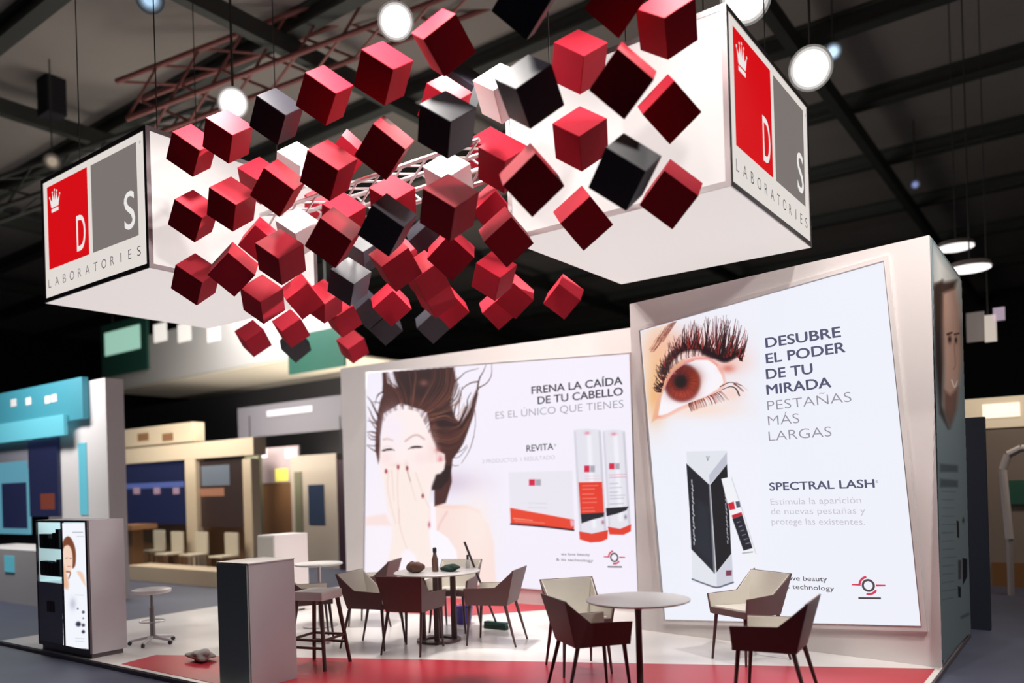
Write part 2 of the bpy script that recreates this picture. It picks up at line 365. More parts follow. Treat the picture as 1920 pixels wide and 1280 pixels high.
# hair mass behind the face
P.poly(Z([(408, 150), (1096, 104), (1122, 260), (1092, 400), (1062, 530), (1100, 670), (1180, 752), (1262, 640), (1330, 520), (1372, 330), (1378, 420), (1330, 650), (1262, 850),
          (1210, 985), (1150, 1080), (1090, 1160), (1072, 1290), (1080, 1420), (1010, 1660), (880, 1700), (880, 1100), (800, 620), (500, 520), (300, 640), (262, 900), (262, 1140), (240, 1215), (205, 1050), (210, 860), (232, 650),
          (262, 500), (300, 400), (285, 170), (330, 168), (345, 290), (430, 345), (470, 340), (440, 250)]), HM, 1, 2.5)
P.poly(Z2([(850, 60), (905, 70), (880, 200), (800, 290), (715, 300), (700, 230), (750, 140)]), HD, 1, 3)
P.poly(Z([(430, 160), (1090, 110), (1100, 250), (1060, 400), (820, 480), (560, 430), (460, 330)]), HD, .75, 14)
P.poly(Z([(860, 560), (1060, 600), (1130, 740), (1140, 800), (960, 850), (880, 700)]), HD, .8, 8)
G = [Z(g) for g in ([(500, 560), (430, 420), (330, 330), (300, 165)], [(560, 540), (520, 380), (455, 260), (415, 158)], [(620, 540), (640, 360), (650, 230), (640, 138)],
     [(700, 560), (780, 400), (840, 250), (850, 126)], [(760, 600), (900, 450), (985, 300), (990, 115)], [(800, 640), (980, 520), (1080, 380), (1100, 110)],
     [(820, 660), (980, 600), (1130, 480), (1180, 390)], [(830, 720), (1000, 680), (1140, 740), (1240, 560)], [(850, 780), (1000, 790), (1170, 760), (1262, 560), (1385, 300)],
     [(880, 850), (1050, 860), (1200, 780), (1310, 600), (1375, 400)], [(900, 940), (1050, 960), (1180, 900), (1280, 720), (1335, 560)], [(930, 1040), (1060, 1060), (1170, 990), (1240, 850)],
     [(1000, 1130), (1060, 1200), (1040, 1300)])]
for i in range(150):
    k = int(rng.integers(0, len(G) - 2)); t = rng.random(); a, b = G[k], G[k + 1]; n = min(len(a), len(b))
    pts = [(a[j][0] * (1 - t) + b[j][0] * t + rng.normal() * .7, a[j][1] * (1 - t) + b[j][1] * t + rng.normal() * .7) for j in range(n)]
    c = [HD, HD, HM, HL, HG][int(rng.integers(0, 5))]
    P.stroke(pts, rng.uniform(.8, 2.2), .6, c, rng.uniform(.25, .75), 1.0)
P.blob(*Z([(760, 290)])[0], 8, 6, (150, 96, 84), .7)
for g, w0 in (([(300, 400), (300, 280), (308, 165)], 5), ([(320, 380), (390, 330), (350, 230), (345, 165)], 3), ([(470, 350), (400, 300), (370, 230), (362, 168)], 2.5),
    ([(250, 790), (190, 745), (118, 720)], 4), ([(232, 872), (165, 850), (112, 850)], 4), ([(225, 940), (150, 930), (118, 885)], 2.5), ([(252, 700), (190, 570), (155, 500), (108, 440)], 4),
    ([(240, 1090), (170, 1050), (108, 1005)], 3), ([(262, 520), (205, 508), (160, 512)], 1.6), ([(285, 400), (232, 430), (200, 540)], 2), ([(240, 850), (180, 770), (130, 690)], 2.5), ([(300, 390), (260, 410), (215, 470)], 2.2),
    ([(1380, 350), (1480, 290), (1532, 200), (1536, 78)], 2.2), ([(1380, 275), (1300, 290), (1220, 340), (1180, 420), (1150, 700)], 2.5), ([(1110, 280), (1180, 220), (1245, 165), (1385, 125)], 2.4),
    ([(1375, 330), (1400, 230), (1440, 160), (1470, 85)], 3.0), ([(1345, 600), (1350, 760), (1330, 905)], .9), ([(1330, 905), (1280, 1060), (1190, 1210)], 1.3), ([(1080, 1225), (1120, 1238), (1160, 1230)], 1.2),
    ([(1170, 740), (1250, 580), (1260, 480), (1300, 400)], 3.4), ([(1100, 690), (1120, 560), (1170, 480), (1200, 330)], 3.2), ([(1090, 640), (1080, 520), (1120, 400), (1160, 300)], 2.0),
    ([(245, 760), (185, 700), (150, 620), (120, 560)], 4), ([(240, 900), (180, 905), (118, 860)], 3.5), ([(235, 1000), (185, 1010), (112, 1000)], 2.4), ([(1180, 800), (1290, 640), (1330, 480), (1400, 330)], 5), ([(1110, 1100), (1200, 1060), (1250, 1000)], 1.2), ([(1090, 1150), (1170, 1130), (1260, 1020)], .9)):
    P.stroke(Z(g), w0, .7, HM if rng.random() < .6 else HD, .95, 1.0)
# face, ear, hands
P.poly(Z([(312, 720), (352, 640), (430, 598), (560, 580), (680, 604), (750, 690), (800, 790), (852, 910), (905, 1060), (905, 1300), (840, 1500), (760, 1700), (420, 1750), (290, 1400), (258, 1240), (258, 1080), (286, 880)]), (252, 238, 236), 1, 5, True)
for i in range(70):                                                  # fine hair growing over the hairline
    t = rng.random(); HLn = [(300, 720), (345, 640), (430, 596), (560, 578), (690, 604), (755, 700), (800, 800), (855, 920)]; k = min(int(t * 7), 6); f_ = t * 7 - k
    x = HLn[k][0] * (1 - f_) + HLn[k + 1][0] * f_; y = HLn[k][1] * (1 - f_) + HLn[k + 1][1] * f_; ox = (x - 540) / 300
    P.stroke(Z([(x - ox * 4, y + 6), (x + ox * 24, y - 30), (x + ox * 70 + rng.normal() * 14, y - 100)]), 1.4, 1.8, [HM, HL, HM][i % 3], rng.uniform(.2, .5), 2)
P.blob(*Z([(420, 850)])[0], 22, 30, (246, 236, 250), .5); P.blob(*Z([(850, 1080)])[0], 10, 30, (248, 222, 218), .7); P.blob(*Z([(330, 1150)])[0], 12, 14, (250, 218, 218), .6); P.blob(*Z([(730, 1150)])[0], 16, 14, (250, 222, 222), .6)
P.blob(735, 800, 18, 30, (247, 236, 250), .6)
P.poly(Z([(905, 1065), (950, 1078), (1000, 1105), (1004, 1200), (985, 1290), (930, 1310), (900, 1280)]), (252, 232, 228), 1, 3)
P.blob(*Z([(950, 1170)])[0], 5, 9, (222, 130, 140), .8); P.blob(*Z([(915, 1060)])[0], 6, 5, (214, 120, 120), .5)
P.poly(Z2([(842, 20), (835, 90), (800, 140), (750, 150), (720, 215), (700, 300), (680, 400), (560, 400), (600, 60)]), SK, 1, 4)
P.stroke(Z([(300, 936), (350, 930), (405, 948)]), 3.5, 2.5, (214, 178, 174), .8, 3)
P.stroke(Z([(548, 956), (620, 903), (690, 888), (765, 932)]), 3.0, 3.0, (206, 168, 164), .9, 3)
P.stroke(Z([(282, 1066), (335, 1046), (385, 1044), (424, 1062)]), 1.8, 1.4, (60, 36, 40), 1, 1); P.stroke(Z([(300, 1063), (345, 1054), (395, 1052)]), 3.6, 2.6, (46, 24, 30), .95, 1.2)
P.stroke(Z([(585, 1046), (635, 1020), (690, 1014), (742, 1023)]), 1.6, 1.8, (60, 36, 40), 1, 1); P.stroke(Z([(620, 1028), (660, 1024), (720, 1025)]), 3.4, 2.8, (42, 22, 28), .95, 1.2)
P.stroke(Z([(290, 1030), (345, 1012), (405, 1030)]), .9, .9, (226, 190, 188), .8, 1.2); P.stroke(Z([(575, 1050), (600, 1040), (650, 1045)]), .9, .8, (220, 180, 178), .8, 1.2)
P.blob(*Z([(450, 1245)])[0], 10, 7, (244, 214, 208), .8); P.blob(*Z([(560, 1235)])[0], 4, 9, (240, 206, 202), .6)
# two joined hands over the mouth: overlapping finger shapes, forearms below
P.poly(Z2([(262, 120), (330, 70), (400, 70), (470, 60), (540, 110), (600, 200), (665, 330), (690, 480), (690, 650), (705, 850), (770, 1240), (180, 1240), (240, 1100), (310, 900), (335, 650), (285, 460), (262, 250)]), (251, 235, 229), 1, 5, True)
for g in ([(300, 120), (290, 260), (320, 430), (370, 620)], [(392, 95), (385, 260), (392, 430), (402, 620)], [(470, 70), (500, 190), (520, 260), (560, 400)], [(560, 130), (600, 250), (640, 360), (690, 470)], [(400, 480), (405, 620), (440, 760), (480, 870)], [(330, 110), (340, 250), (352, 400)]):
    P.stroke(Z2(g), 1.4, .8, (226, 192, 184), .75, 2)
for x, y in ((392, 78), (276, 118), (478, 90), (628, 355)): P.blob(*Z2([(x, y)])[0], 2.6, 4.4, (150, 34, 62), .95, 0, 2)
P.stroke(Z2([(470, 70), (490, 150), (512, 215)]), 1.6, 1.2, (150, 100, 108), .8, 1.2)
P.blob(*Z2([(690, 632)])[0], 2.2, 5, (170, 60, 90), .8); P.poly(Z2([(430, 900), (480, 860), (560, 930), (600, 1100), (380, 1100), (400, 1000)]), (250, 244, 253), .9, 6)
clip1 = [Q1[0], Q1[1], Q1[2], Q1[3]]
P.build('portrait_print', print_e, lb1, PW, NW, 0.0115, clip1)
# headline
def wl(name, body, a, b, cap_px, m, wt=0.0, lift=0.0128, par=None):
    p0, p1 = wp(*a), wp(*b); mid = ((a[0] + b[0]) / 2, (a[1] + b[1]) / 2)
    cap = (wp(mid[0], mid[1] - cap_px) - wp(*mid)).length
    return letters(name, body, p0, p1, cap, m, par or lb1, NW, up=(0, 0, 1), weight=wt, lift=lift)
wl('headline_lettering', 'FRENA LA CAÍDA', (998, 738.6), (1168, 720.4), 14.5, ink_dark, .042)
wl('headline_lettering', 'DE TU CABELLO', (1009.5, 757.6), (1168.8, 740.6), 14.5, ink_dark, .042)
wl('subline_lettering', 'ES EL ÚNICO QUE TIENES', (930.5, 785.2), (1170, 763.8), 14, ink_light, -.010)
wl('product_name_lettering', 'REVITA', (988.5, 846.6), (1038.5, 842.6), 12.3, ink_dark, .03)
wl('product_name_lettering', '®', (1040, 836.5), (1044, 836.2), 4, ink_dark, 0)
wl('tagline_lettering', '3 PRODUCTOS. 1 RESULTADO', (905.4, 868.6), (1041.5, 860.6), 7.5, ink_pale, 0)
wl('slogan_lettering', 'we love beauty', (1053, 1040.6), (1107, 1041.6), 5, ink_grey, .01)
wl('slogan_lettering', '& its technology', (1044, 1050.4), (1113, 1053.0), 5, ink_grey, .01)
# products
P = Print(946, 800, 1188, 1020, 0.8, 0.8, (243, 238, 250)); K = lambda L: Z(L, 900, 690, 3.048)
P.poly(K([(163, 595), (527, 585), (538, 868), (172, 802)]), (233, 230, 240), 1, 2); P.poly(K([(172, 798), (538, 866), (538, 925), (176, 888)]), (232, 70, 46), 1, 1.2)
P.stroke(K([(176, 890), (360, 905), (535, 925)]), 3, 3.6, (44, 30, 50), 1, 1); P.poly(K([(515, 868), (538, 868), (540, 900), (520, 905)]), (228, 170, 190), 1, 2)
P.stroke(K([(190, 858), (300, 870)]), 1.6, 1.2, (250, 190, 170), .8); P.stroke(K([(200, 872), (370, 885)]), 1.4, 1.2, (250, 190, 170), .6)
def bottle(x0, x1, y0, y1, lab, b0, b1):
    P.poly(K([(x0, y0 + 8), ((x0 + x1) / 2, y0), (x1, y0 + 8), (x1 + 34, y1 - 40), ((x0 + x1) / 2 + 34, y1), (x0 + 34, y1 - 20)]), (228, 226, 236), 1, 1.5)
    P.stroke(K([(x0 + 8, y0 + 20), (x0 + 40, y1 - 60)]), 3, 3, (206, 204, 216), .8, 3); P.stroke(K([(x1 - 6, y0 + 20), (x1 + 26, y1 - 60)]), 4, 4, (198, 196, 208), .8, 3)
    P.stroke(K([((x0 + x1) / 2 + 10, y0 + 40), ((x0 + x1) / 2 + 40, y1 - 90)]), 8, 8, (244, 243, 250), .8, 5)
    P.blob(*K([((x0 + x1) / 2, y0 + 26)])[0], 5, 3, (226, 120, 150), .8)
bottle(700, 828, 350, 955, None, 0, 0); bottle(535, 690, 345, 992, None, 0, 0)
P.poly(K([(563, 652), (698, 650), (708, 832), (575, 834)]), (228, 58, 40), 1, 1.2)
for y in (672, 692, 720, 745, 768, 800, 818): P.stroke(K([(585, y), (650 + (y * 7) % 40, y - 2)]), 1.5, 1.5, (250, 176, 160), .6)
P.poly(K([(575, 833), (710, 825), (708, 848), (640, 866), (580, 886)]), (24, 24, 36), 1, 1.2)
P.poly(K([(720, 800), (850, 790), (836, 812), (780, 832), (724, 846)]), (24, 24, 36), 1, 1.2)
P.poly(K([(566, 932), (640, 945), (732, 925), (728, 975), (690, 992), (630, 996), (570, 978)]), (226, 62, 44), 1, 1.2)
P.poly(K([(730, 905), (800, 918), (864, 892), (862, 932), (820, 952), (740, 950)]), (226, 62, 44), 1, 1.2)
for x, y, w_, h_ in ((280, 635, 34, 36), (596, 556, 30, 38), (738, 543, 30, 34)):
    P.poly(K([(x, y), (x + w_, y), (x + w_, y + h_), (x, y + h_)]), (212, 36, 74), 1, 1.5); P.poly(K([(x + w_ + 4, y), (x + w_ * 2, y), (x + w_ * 2, y + h_), (x + w_ + 4, y + h_)]), (172, 168, 180), 1, 2)
for y in (610, 625): P.stroke(K([(740, y), (835, y - 4)]), 1.2, 1, (214, 110, 140), .7); P.stroke(K([(600, y + 8), (690, y + 6)]), 1.2, 1, (226, 180, 190), .7)
for y in (660, 684, 710, 728, 746, 776): P.stroke(K([(742, y), (790 + (y * 5) % 50, y - 3)]), 1.5, 1.2, (160, 158, 172), .7)
for y in (770, 796): P.stroke(K([(275, y), (380, y + 3)]), 1.2, 1.2, (206, 202, 212), .8)
P.blob(*K([(702, 880)])[0], 2.5, 3.5, (150, 70, 90), .8); P.blob(*K([(832, 850)])[0], 2.5, 4, (110, 100, 120), .8)
P.build('product_print', print_e, lb1, PW, NW, 0.0115, clip1)
def emblem(cx, cy, r, fn, n, par, tilt=0.0, lift=0.0115, line=True):
    """round ring mark with two red wings, and an unreadable small caption bar"""
    o = fn(cx, cy); e = (fn(cx + r, cy) - o); ux = e.normalized(); R = e.length; uy = Vector((0, 0, 1)); uy = (uy - ux * ux.dot(uy)).normalized(); n = Vector(n)
    L = lambda x, y: o + ux * (x * R) + uy * (y * R) + n * lift
    m = MB(); N = 28
    for i in range(N):
        a, b = 2 * math.pi * i / N, 2 * math.pi * (i + 1) / N
        m.quad(L(math.cos(a), math.sin(a)), L(math.cos(b), math.sin(b)), L(.66 * math.cos(b), .66 * math.sin(b)), L(.66 * math.cos(a), .66 * math.sin(a)))
    if line: m.quad(L(-1.7, -2.1), L(1.7, -2.1), L(1.7, -1.8), L(-1.7, -1.8))
    wbuild(m, 'emblem_ring', ink_grey, par)
    w_ = MB()
    w_.quad(L(-2.6, .05), L(-1.15, -.05), L(-1.15, .25), L(-2.4, .25)); w_.quad(L(1.15, -.15), L(2.6, -.1), L(2.5, .12), L(1.15, .15))
    for a0, a1, r0, r1 in ((1.7, 3.0, 1.15, 1.5), (4.4, 5.7, 1.15, 1.5)):
        for i in range(6):
            a, b = a0 + (a1 - a0) * i / 6, a0 + (a1 - a0) * (i + 1) / 6
            w_.quad(L(r0 * math.cos(a), r0 * math.sin(a)), L(r0 * math.cos(b), r0 * math.sin(b)), L(r1 * math.cos(b), r1 * math.sin(b)), L(r1 * math.cos(a), r1 * math.sin(a)))
    wbuild(w_, 'emblem_wings', ink_red, par)
emblem(1152.5, 1044.5, 8.0, wp, NW, lb1)

# ---- tower light box: eye, headline, lash serum
NT = TN if TN.y < 0 else -TN
def tp(px, py, lift=0.0): return on_plane(px, py, TB + NT * lift, NT)
tq = [TB + TU * a + Vector((0, 0, z)) for a, z in ((-2.918, 3.268), (-0.363, 3.472), (-0.148, 0.340), (-2.708, 0.148))]
lb2 = thing('lightbox_sign', 'tall tilted backlit poster with a huge brown eye on the right tower', 'sign', tuple(TB + NT * 0.001 + TU * -1.5))
fr = rim(MB(), tq, 0.045, 0.030, NT); wbuild(fr, 'frame', wall_paint, lb2)
wbuild(rim(MB(), tq, 0.006, 0.034, NT), 'frame_edge', alu, lb2)
wbuild(MB().slab(tq, NT * 0.010), 'panel', sheet_b, lb2)
Q2 = [(1201.6, 621), (1658, 490.5), (1728, 1173), (1247, 1161)]
P = Print(1200, 560, 1425, 845, 0.8, 0.8, (239, 240, 250)); E_ = lambda L: Z(L, 1190, 560, 4.74)
def eb(x, y, rx, ry, c, a, rot=0., p=1.): X, Y = E_([(x, y)])[0]; P.blob(X, Y, rx / 4.74, ry / 4.74, c, a, rot, p)
eb(120, 620, 150, 420, (246, 226, 214), .85); eb(210, 640, 110, 330, (240, 180, 120), .75); eb(260, 420, 130, 160, (246, 196, 156), .6); eb(180, 900, 70, 180, (238, 170, 100), .7)
eb(500, 420, 330, 150, (240, 170, 150), .6); eb(820, 560, 200, 120, (246, 180, 160), .6); eb(560, 980, 360, 80, (250, 218, 200), .8); eb(860, 840, 120, 80, (248, 206, 190), .7)
for i in range(46):                                                  # brow
    t = rng.random(); x = 140 + 200 * t + rng.normal() * 14; y = 480 - 270 * t + rng.normal() * 12
    P.stroke(E_([(x, y), (x + 40, y - 55), (x + 60 + 30 * t, y - 105 - 20 * t)]), 1.6, .4, [(150, 80, 66), (110, 54, 50), (186, 120, 96)][i % 3], .6, 1)
LID = [(205, 1045), (232, 870), (290, 720), (350, 640), (440, 575), (540, 545), (650, 545), (720, 590), (775, 680), (790, 745)]
LOW = [(790, 745), (740, 800), (640, 862), (520, 912), (400, 960), (290, 1020), (205, 1045)]
P.poly(E_([(185, 1070), (205, 850), (270, 690), (340, 600), (440, 535), (560, 505), (670, 510), (740, 560), (800, 680), (815, 760), (740, 840), (600, 910), (420, 985), (260, 1065)]), (244, 190, 176), .9, 5)
P.poly(E_(LID + LOW[1:]), (248, 244, 250), 1, 2.5)
eb(420, 745, 162, 168, (70, 26, 34), 1, 0, 6); eb(425, 748, 148, 154, (134, 40, 30), 1, 0, 4)
eb(400, 650, 110, 60, (90, 26, 28), .8); eb(520, 720, 70, 90, (160, 60, 30), .7); eb(420, 850, 110, 50, (176, 62, 46), .8); eb(430, 690, 120, 46, (110, 30, 26), .6)
for i in range(60):
    a = 2 * math.pi * i / 60 + rng.normal() * .05; r1 = rng.uniform(95, 150)
    P.stroke(E_([(408 + 60 * math.cos(a), 735 + 60 * math.sin(a)), (420 + r1 * math.cos(a), 745 + r1 * math.sin(a))]), .9, .5, [(96, 26, 24), (190, 84, 50), (70, 18, 22)][i % 3], .5, 1)
eb(408, 735, 80, 82, (56, 14, 18), .85, 0, 2); eb(408, 735, 52, 54, (16, 6, 10), 1, 0, 3); eb(355, 660, 14, 12, (210, 150, 150), .5)
P.poly(E_([(150, 1100), (205, 850), (262, 690), (350, 585), (440, 535), (445, 575), (352, 642), (292, 722), (238, 872), (215, 1000), (205, 1060)]), (236, 176, 140), .9, 3)   # lid over the iris
P.stroke(E_([(262, 800), (300, 715), (355, 640), (440, 578), (520, 548)]), 2.4, 2.4, (226, 140, 140), .9, 2)
P.stroke(E_([(440, 560), (560, 530), (660, 535), (735, 590)]), 3, 3, (236, 150, 150), .8, 3)
P.stroke(E_([(255, 640), (310, 540), (380, 470), (480, 430), (600, 440), (700, 480), (800, 530), (900, 480)]), 13, 11, (28, 12, 18), .92, 7)
P.stroke(E_([(620, 470), (720, 510), (820, 540), (960, 460)]), 13, 6, (28, 12, 20), .92, 6)
def bez(t, C):
    n = len(C) - 1; k = min(int(t * n), n - 1); f = t * n - k; return (C[k][0] * (1 - f) + C[k + 1][0] * f, C[k][1] * (1 - f) + C[k + 1][1] * f)
ROOT = [(228, 830), (270, 690), (320, 560), (400, 470), (500, 440), (600, 440), (700, 470), (790, 520), (900, 490), (950, 550)]
TIP = [(160, 790), (190, 580), (290, 400), (390, 280), (500, 200), (610, 180), (740, 170), (860, 150), (1010, 320), (960, 540)]
for i in range(210):
    t = rng.random(); a = bez(t, ROOT); b = bez(min(max(t + rng.normal() * .05, 0), 1), TIP); g = rng.uniform(.55, 1.08)
    b = (a[0] + (b[0] - a[0]) * g, a[1] + (b[1] - a[1]) * g); m = ((a[0] + b[0]) / 2 + rng.normal() * 12 - 10 * (0.6 - t), (a[1] + b[1]) / 2 + 14)
    c = [(26, 10, 16), (32, 12, 18), (70, 22, 24), (150, 44, 40), (40, 16, 22)][int(rng.integers(0, 5))]
    P.stroke(E_([a, m, b]), rng.uniform(1.6, 3.4), .4, c, rng.uniform(.7, 1), .9)
for i in range(40):                                                  # short inner lashes over the lid
    t = rng.random() * .7; a = bez(t, ROOT); b = bez(t * .95 + .02, [(x, y) for x, y in LID[1:]])
    P.stroke(E_([a, ((a[0] + b[0]) / 2 - 6, (a[1] + b[1]) / 2), (a[0] * .35 + b[0] * .65, a[1] * .35 + b[1] * .65)]), 1.3, .6, (40, 14, 18), .7, 1)
for i in range(70):
    t = rng.random(); a = bez(t, [(760, 770), (840, 790), (900, 740)] if t > .8 else [(480, 930), (600, 890), (720, 840), (830, 790)])
    P.stroke(E_([a, (a[0] + 40 * t, a[1] + 22), (a[0] + 20 + 90 * t * t, a[1] + 60 + 20 * rng.random())]), 1.5, .3, [(120, 50, 44), (60, 26, 26), (190, 90, 74)][i % 3], .65, 1)
P.stroke(E_([(770, 810), (850, 780), (900, 800), (930, 858)]), 1, 3, (60, 34, 40), .9, 1); P.stroke(E_([(760, 780), (850, 742), (955, 772)]), 1.6, 1, (70, 40, 40), .9, 1)
eb(830, 620, 60, 36, (200, 60, 40), .5); eb(215, 1048, 26, 14, (240, 150, 130), .7)
P.build('eye_print', print_e, lb2, TB, NT, 0.0115, Q2)
def tl(name, body, a, b, cap_px, m, wt=0.0):
    p0, p1 = tp(*a), tp(*b); ux = (p1 - p0).normalized(); mid = ((a[0] + b[0]) / 2, (a[1] + b[1]) / 2)
    up_ = Vector((0, 0, 1)); up_ = (up_ + TU * -0.066).normalized()
    cap = (tp(mid[0], mid[1] - cap_px) - tp(*mid)).length
    return letters(name, body, p0, p1, cap, m, lb2, NT, up=up_, weight=wt, lift=0.0128)
tl('headline_lettering', 'DESUBRE', (1437.6, 651.8), (1577.5, 631.3), 19, ink_slate, .045)
tl('headline_lettering', 'EL PODER', (1438.4, 681.3), (1586.6, 659.9), 19, ink_slate, .045)
tl('headline_lettering', 'DE TU', (1438.8, 710.6), (1525.0, 700.2), 19, ink_slate, .045)
tl('headline_lettering', 'MIRADA', (1439.6, 739.8), (1559.6, 725.5), 19, ink_slate, .045)
tl('subline_lettering', 'PESTAÑAS', (1440.6, 769.4), (1598.0, 752.8), 18.6, ink_light, -.010)
tl('subline_lettering', 'MÁS', (1442, 797.8), (1500.2, 792.6), 18.6, ink_light, -.010)
tl('subline_lettering', 'LARGAS', (1443.2, 826.5), (1560.6, 817.6), 18.6, ink_light, -.010)
tl('product_name_lettering', 'SPECTRAL LASH', (1444.6, 919), (1641, 913.6), 15.2, ink_slate, .045)
tl('product_name_lettering', '®', (1643, 905), (1648, 904.8), 5, ink_slate)
tl('description_lettering', 'Estimula la aparición', (1446.3, 945.8), (1616, 942.6), 12, ink_pale, -.004)
tl('description_lettering', 'de nuevas pestañas y', (1447.2, 963.8), (1624, 962.3), 12, ink_pale, -.004)
tl('description_lettering', 'protege las existentes.', (1448.2, 982.6), (1623, 983.4), 12, ink_pale, -.004)
tl('slogan_lettering', 'we love beauty', (1450, 1086.5), (1552, 1089.5), 9, ink_grey, .012)
tl('slogan_lettering', '& its technology', (1452, 1101.5), (1565.5, 1107.0), 9, ink_grey, .012)
emblem(1629, 1097, 12.5, tp, NT, lb2)
P = Print(1280, 838, 1428, 1112, 0.8, 0.8, (239, 240, 250)); K2 = lambda L: Z(L, 1230, 820, 4.268)
P.poly(K2([(243, 112), (567, 104), (600, 930), (622, 1165), (482, 1205), (290, 1150), (284, 890)]), (226, 228, 236), 1, 1.6)
P.poly(K2([(425, 300), (567, 118), (568, 215), (430, 372)]), (190, 192, 206), 1, 1.5); P.poly(K2([(486, 1085), (606, 930), (620, 1160), (486, 1200)]), (206, 208, 220), 1, 1.5)
P.poly(K2([(243, 208), (424, 376), (470, 1088), (284, 892), (270, 600)]), (26, 28, 38), 1, 1.4); P.poly(K2([(436, 378), (568, 215), (602, 928), (484, 1078)]), (18, 18, 26), 1, 1.4)
P.poly(K2([(330, 500), (420, 560), (460, 1040), (300, 880)]), (36, 42, 54), .8, 12); P.stroke(K2([(427, 380), (445, 700), (466, 1080)]), 2.4, 3.4, (120, 120, 130), .9, 1.4)
for k, (x, y) in enumerate([(284 + .12 * i * 10, 340 + i * 33) for i in range(16)]): P.stroke(K2([(x + 2, y), (x + 3 + (k % 3) * 5, y + 22)]), 2.6, 2.2, (206, 208, 216), .8, 1)
for k in range(16): y = 330 + k * 33; P.stroke(K2([(548 + k * 1.6, y), (550 + k * 1.6 + (k % 3) * 4, y + 22)]), 2.4, 2.0, (200, 202, 212), .75, 1)
P.stroke(K2([(290, 1132), (390, 1170), (484, 1198), (560, 1178), (618, 1158)]), 2.6, 3.0, (86, 88, 108), .9, 1.4)
for x in (402, 415, 428): P.stroke(K2([(x, 150), (414, 184)]), 1, 1, (130, 132, 150), .8)
P.poly(K2([(560, 1064), (606, 1062), (604, 1104), (560, 1106)]), (112, 40, 66), .9, 2)
P.poly(K2([(522, 330), (602, 312), (690, 600), (790, 900), (815, 1062), (780, 1068), (700, 930), (600, 640)]), (240, 241, 246), 1, 1.5); P.stroke(K2([(604, 320), (700, 610), (800, 930)]), 1.6, 1.6, (200, 202, 214), .8, 1.4)
P.poly(K2([(574, 528), (622, 512), (634, 572), (590, 580)]), (208, 26, 50), 1, 1.3); P.poly(K2([(636, 512), (668, 508), (676, 556), (646, 562)]), (80, 84, 104), 1, 1.5)
P.poly(K2([(606, 622), (684, 596), (692, 622), (614, 652)]), (190, 30, 50), 1, 1.3); P.poly(K2([(612, 652), (692, 622), (772, 884), (700, 904)]), (30, 30, 44), 1, 1.3)
for k in range(6): P.stroke(K2([(650 + k * 14, 680 + k * 34), (672 + k * 15, 672 + k * 34)]), 2, 1.5, (140, 142, 158), .8)
P.stroke(K2([(694, 925), (772, 915)]), 2.6, 2.6, (170, 172, 184), .9); P.poly(K2([(756, 1060), (790, 1042), (820, 1150), (806, 1165)]), (26, 26, 48), 1, 1.3)
P.build('product_print', print_e, lb2, TB, NT, 0.0115, Q2)

# ---- printed panel on the tower's right flank (lit from above, not backlit)
NS = Vector((1, 0, 0)); PS = Vector((-1.085, 0, 0))
sp = thing('printed_flank', 'narrow side panel of the right tower with a printed man\'s face', 'sign', (-1.084, 8.4, 0.05))
wbuild(MB().box(-1.084, 7.53, 0.04, -1.070, 9.26, 3.60), 'panel', mat('side_panel_teal', (0.20, 0.25, 0.27), 0.5), sp)
P = Print(1746, 446, 1820, 1245, 0.6, 1.2, (126, 140, 146)); S7 = lambda L: Z(L, 1700, 400, 3.2)
P.poly(S7([(150, 190), (340, 380), (350, 640), (150, 640)]), (236, 232, 226), .9, 30)  # pale top: scallops of spotlight painted into the print
P.poly(S7([(160, 440), (215, 400), (232, 560), (225, 900), (210, 1150), (250, 1290), (200, 1200), (170, 900)]), (44, 34, 32), .95, 9)
P.poly(S7([(205, 440), (290, 420), (318, 560), (330, 720), (335, 860), (318, 1000), (290, 1180), (260, 1240), (225, 1160), (222, 900)]), (200, 156, 138), .9, 12)
P.poly(S7([(165, 420), (250, 410), (300, 400), (285, 450), (215, 480), (200, 700), (170, 700)]), (60, 44, 38), .9, 9)
P.stroke(S7([(245, 725), (270, 715)]), 4, 3, (70, 44, 40), .9, 3); P.stroke(S7([(288, 725), (312, 720)]), 3, 3, (80, 50, 46), .9, 3)
P.blob(*S7([(258, 755)])[0], 3.4, 7, (40, 28, 28), .9); P.blob(*S7([(296, 760)])[0], 2.6, 6, (50, 34, 34), .9); P.stroke(S7([(284, 780), (292, 900), (282, 935)]), 1.5, 2, (150, 100, 90), .7, 3)
P.stroke(S7([(270, 1000), (288, 1042), (304, 1005)]), 3, 2, (238, 226, 220), .9, 2); P.poly(S7([(225, 1060), (262, 1090), (310, 1040), (300, 1180), (262, 1290), (225, 1200)]), (90, 62, 56), .7, 8)
S8 = lambda L: Z(L, 1700, 780, 2.56)
for y0, y1 in ((228, 262), (300, 335)): P.poly(S8([(160, y0), (246, y0 + 8), (246, y1 + 6), (160, y1 + 6)]), (74, 84, 92), .8, 5)
for k in range(14): y = 360 + k * 40; P.stroke(S8([(172, y), (226 if k % 4 else 236, y + 3 - k)]), 3.2 if k == 5 else 1.8, 1.6, (82, 92, 98), .6, 2)
P.poly(S8([(240, 500), (250, 505), (252, 585), (243, 580)]), (40, 38, 42), 1, 2); P.poly(S8([(268, 680), (290, 685), (290, 770), (270, 810)]), (34, 32, 38), 1, 2); P.poly(S8([(247, 690), (262, 690), (262, 780), (248, 785)]), (84, 78, 84), 1, 2)
P.poly(S8([(246, 815), (260, 820), (260, 870), (248, 868)]), (36, 34, 42), 1, 2); P.blob(*S8([(272, 500)])[0], 2, 5, (50, 48, 54), .9); P.stroke(S8([(265, 965), (295, 950)]), 6, 6, (90, 96, 104), .8, 3)
P.build('face_print', print_d, sp, Vector((-1.069, 0, 0)), NS, 0.0, [(1748.5, 452), (1803, 527), (1820, 1184), (1766, 1240)])
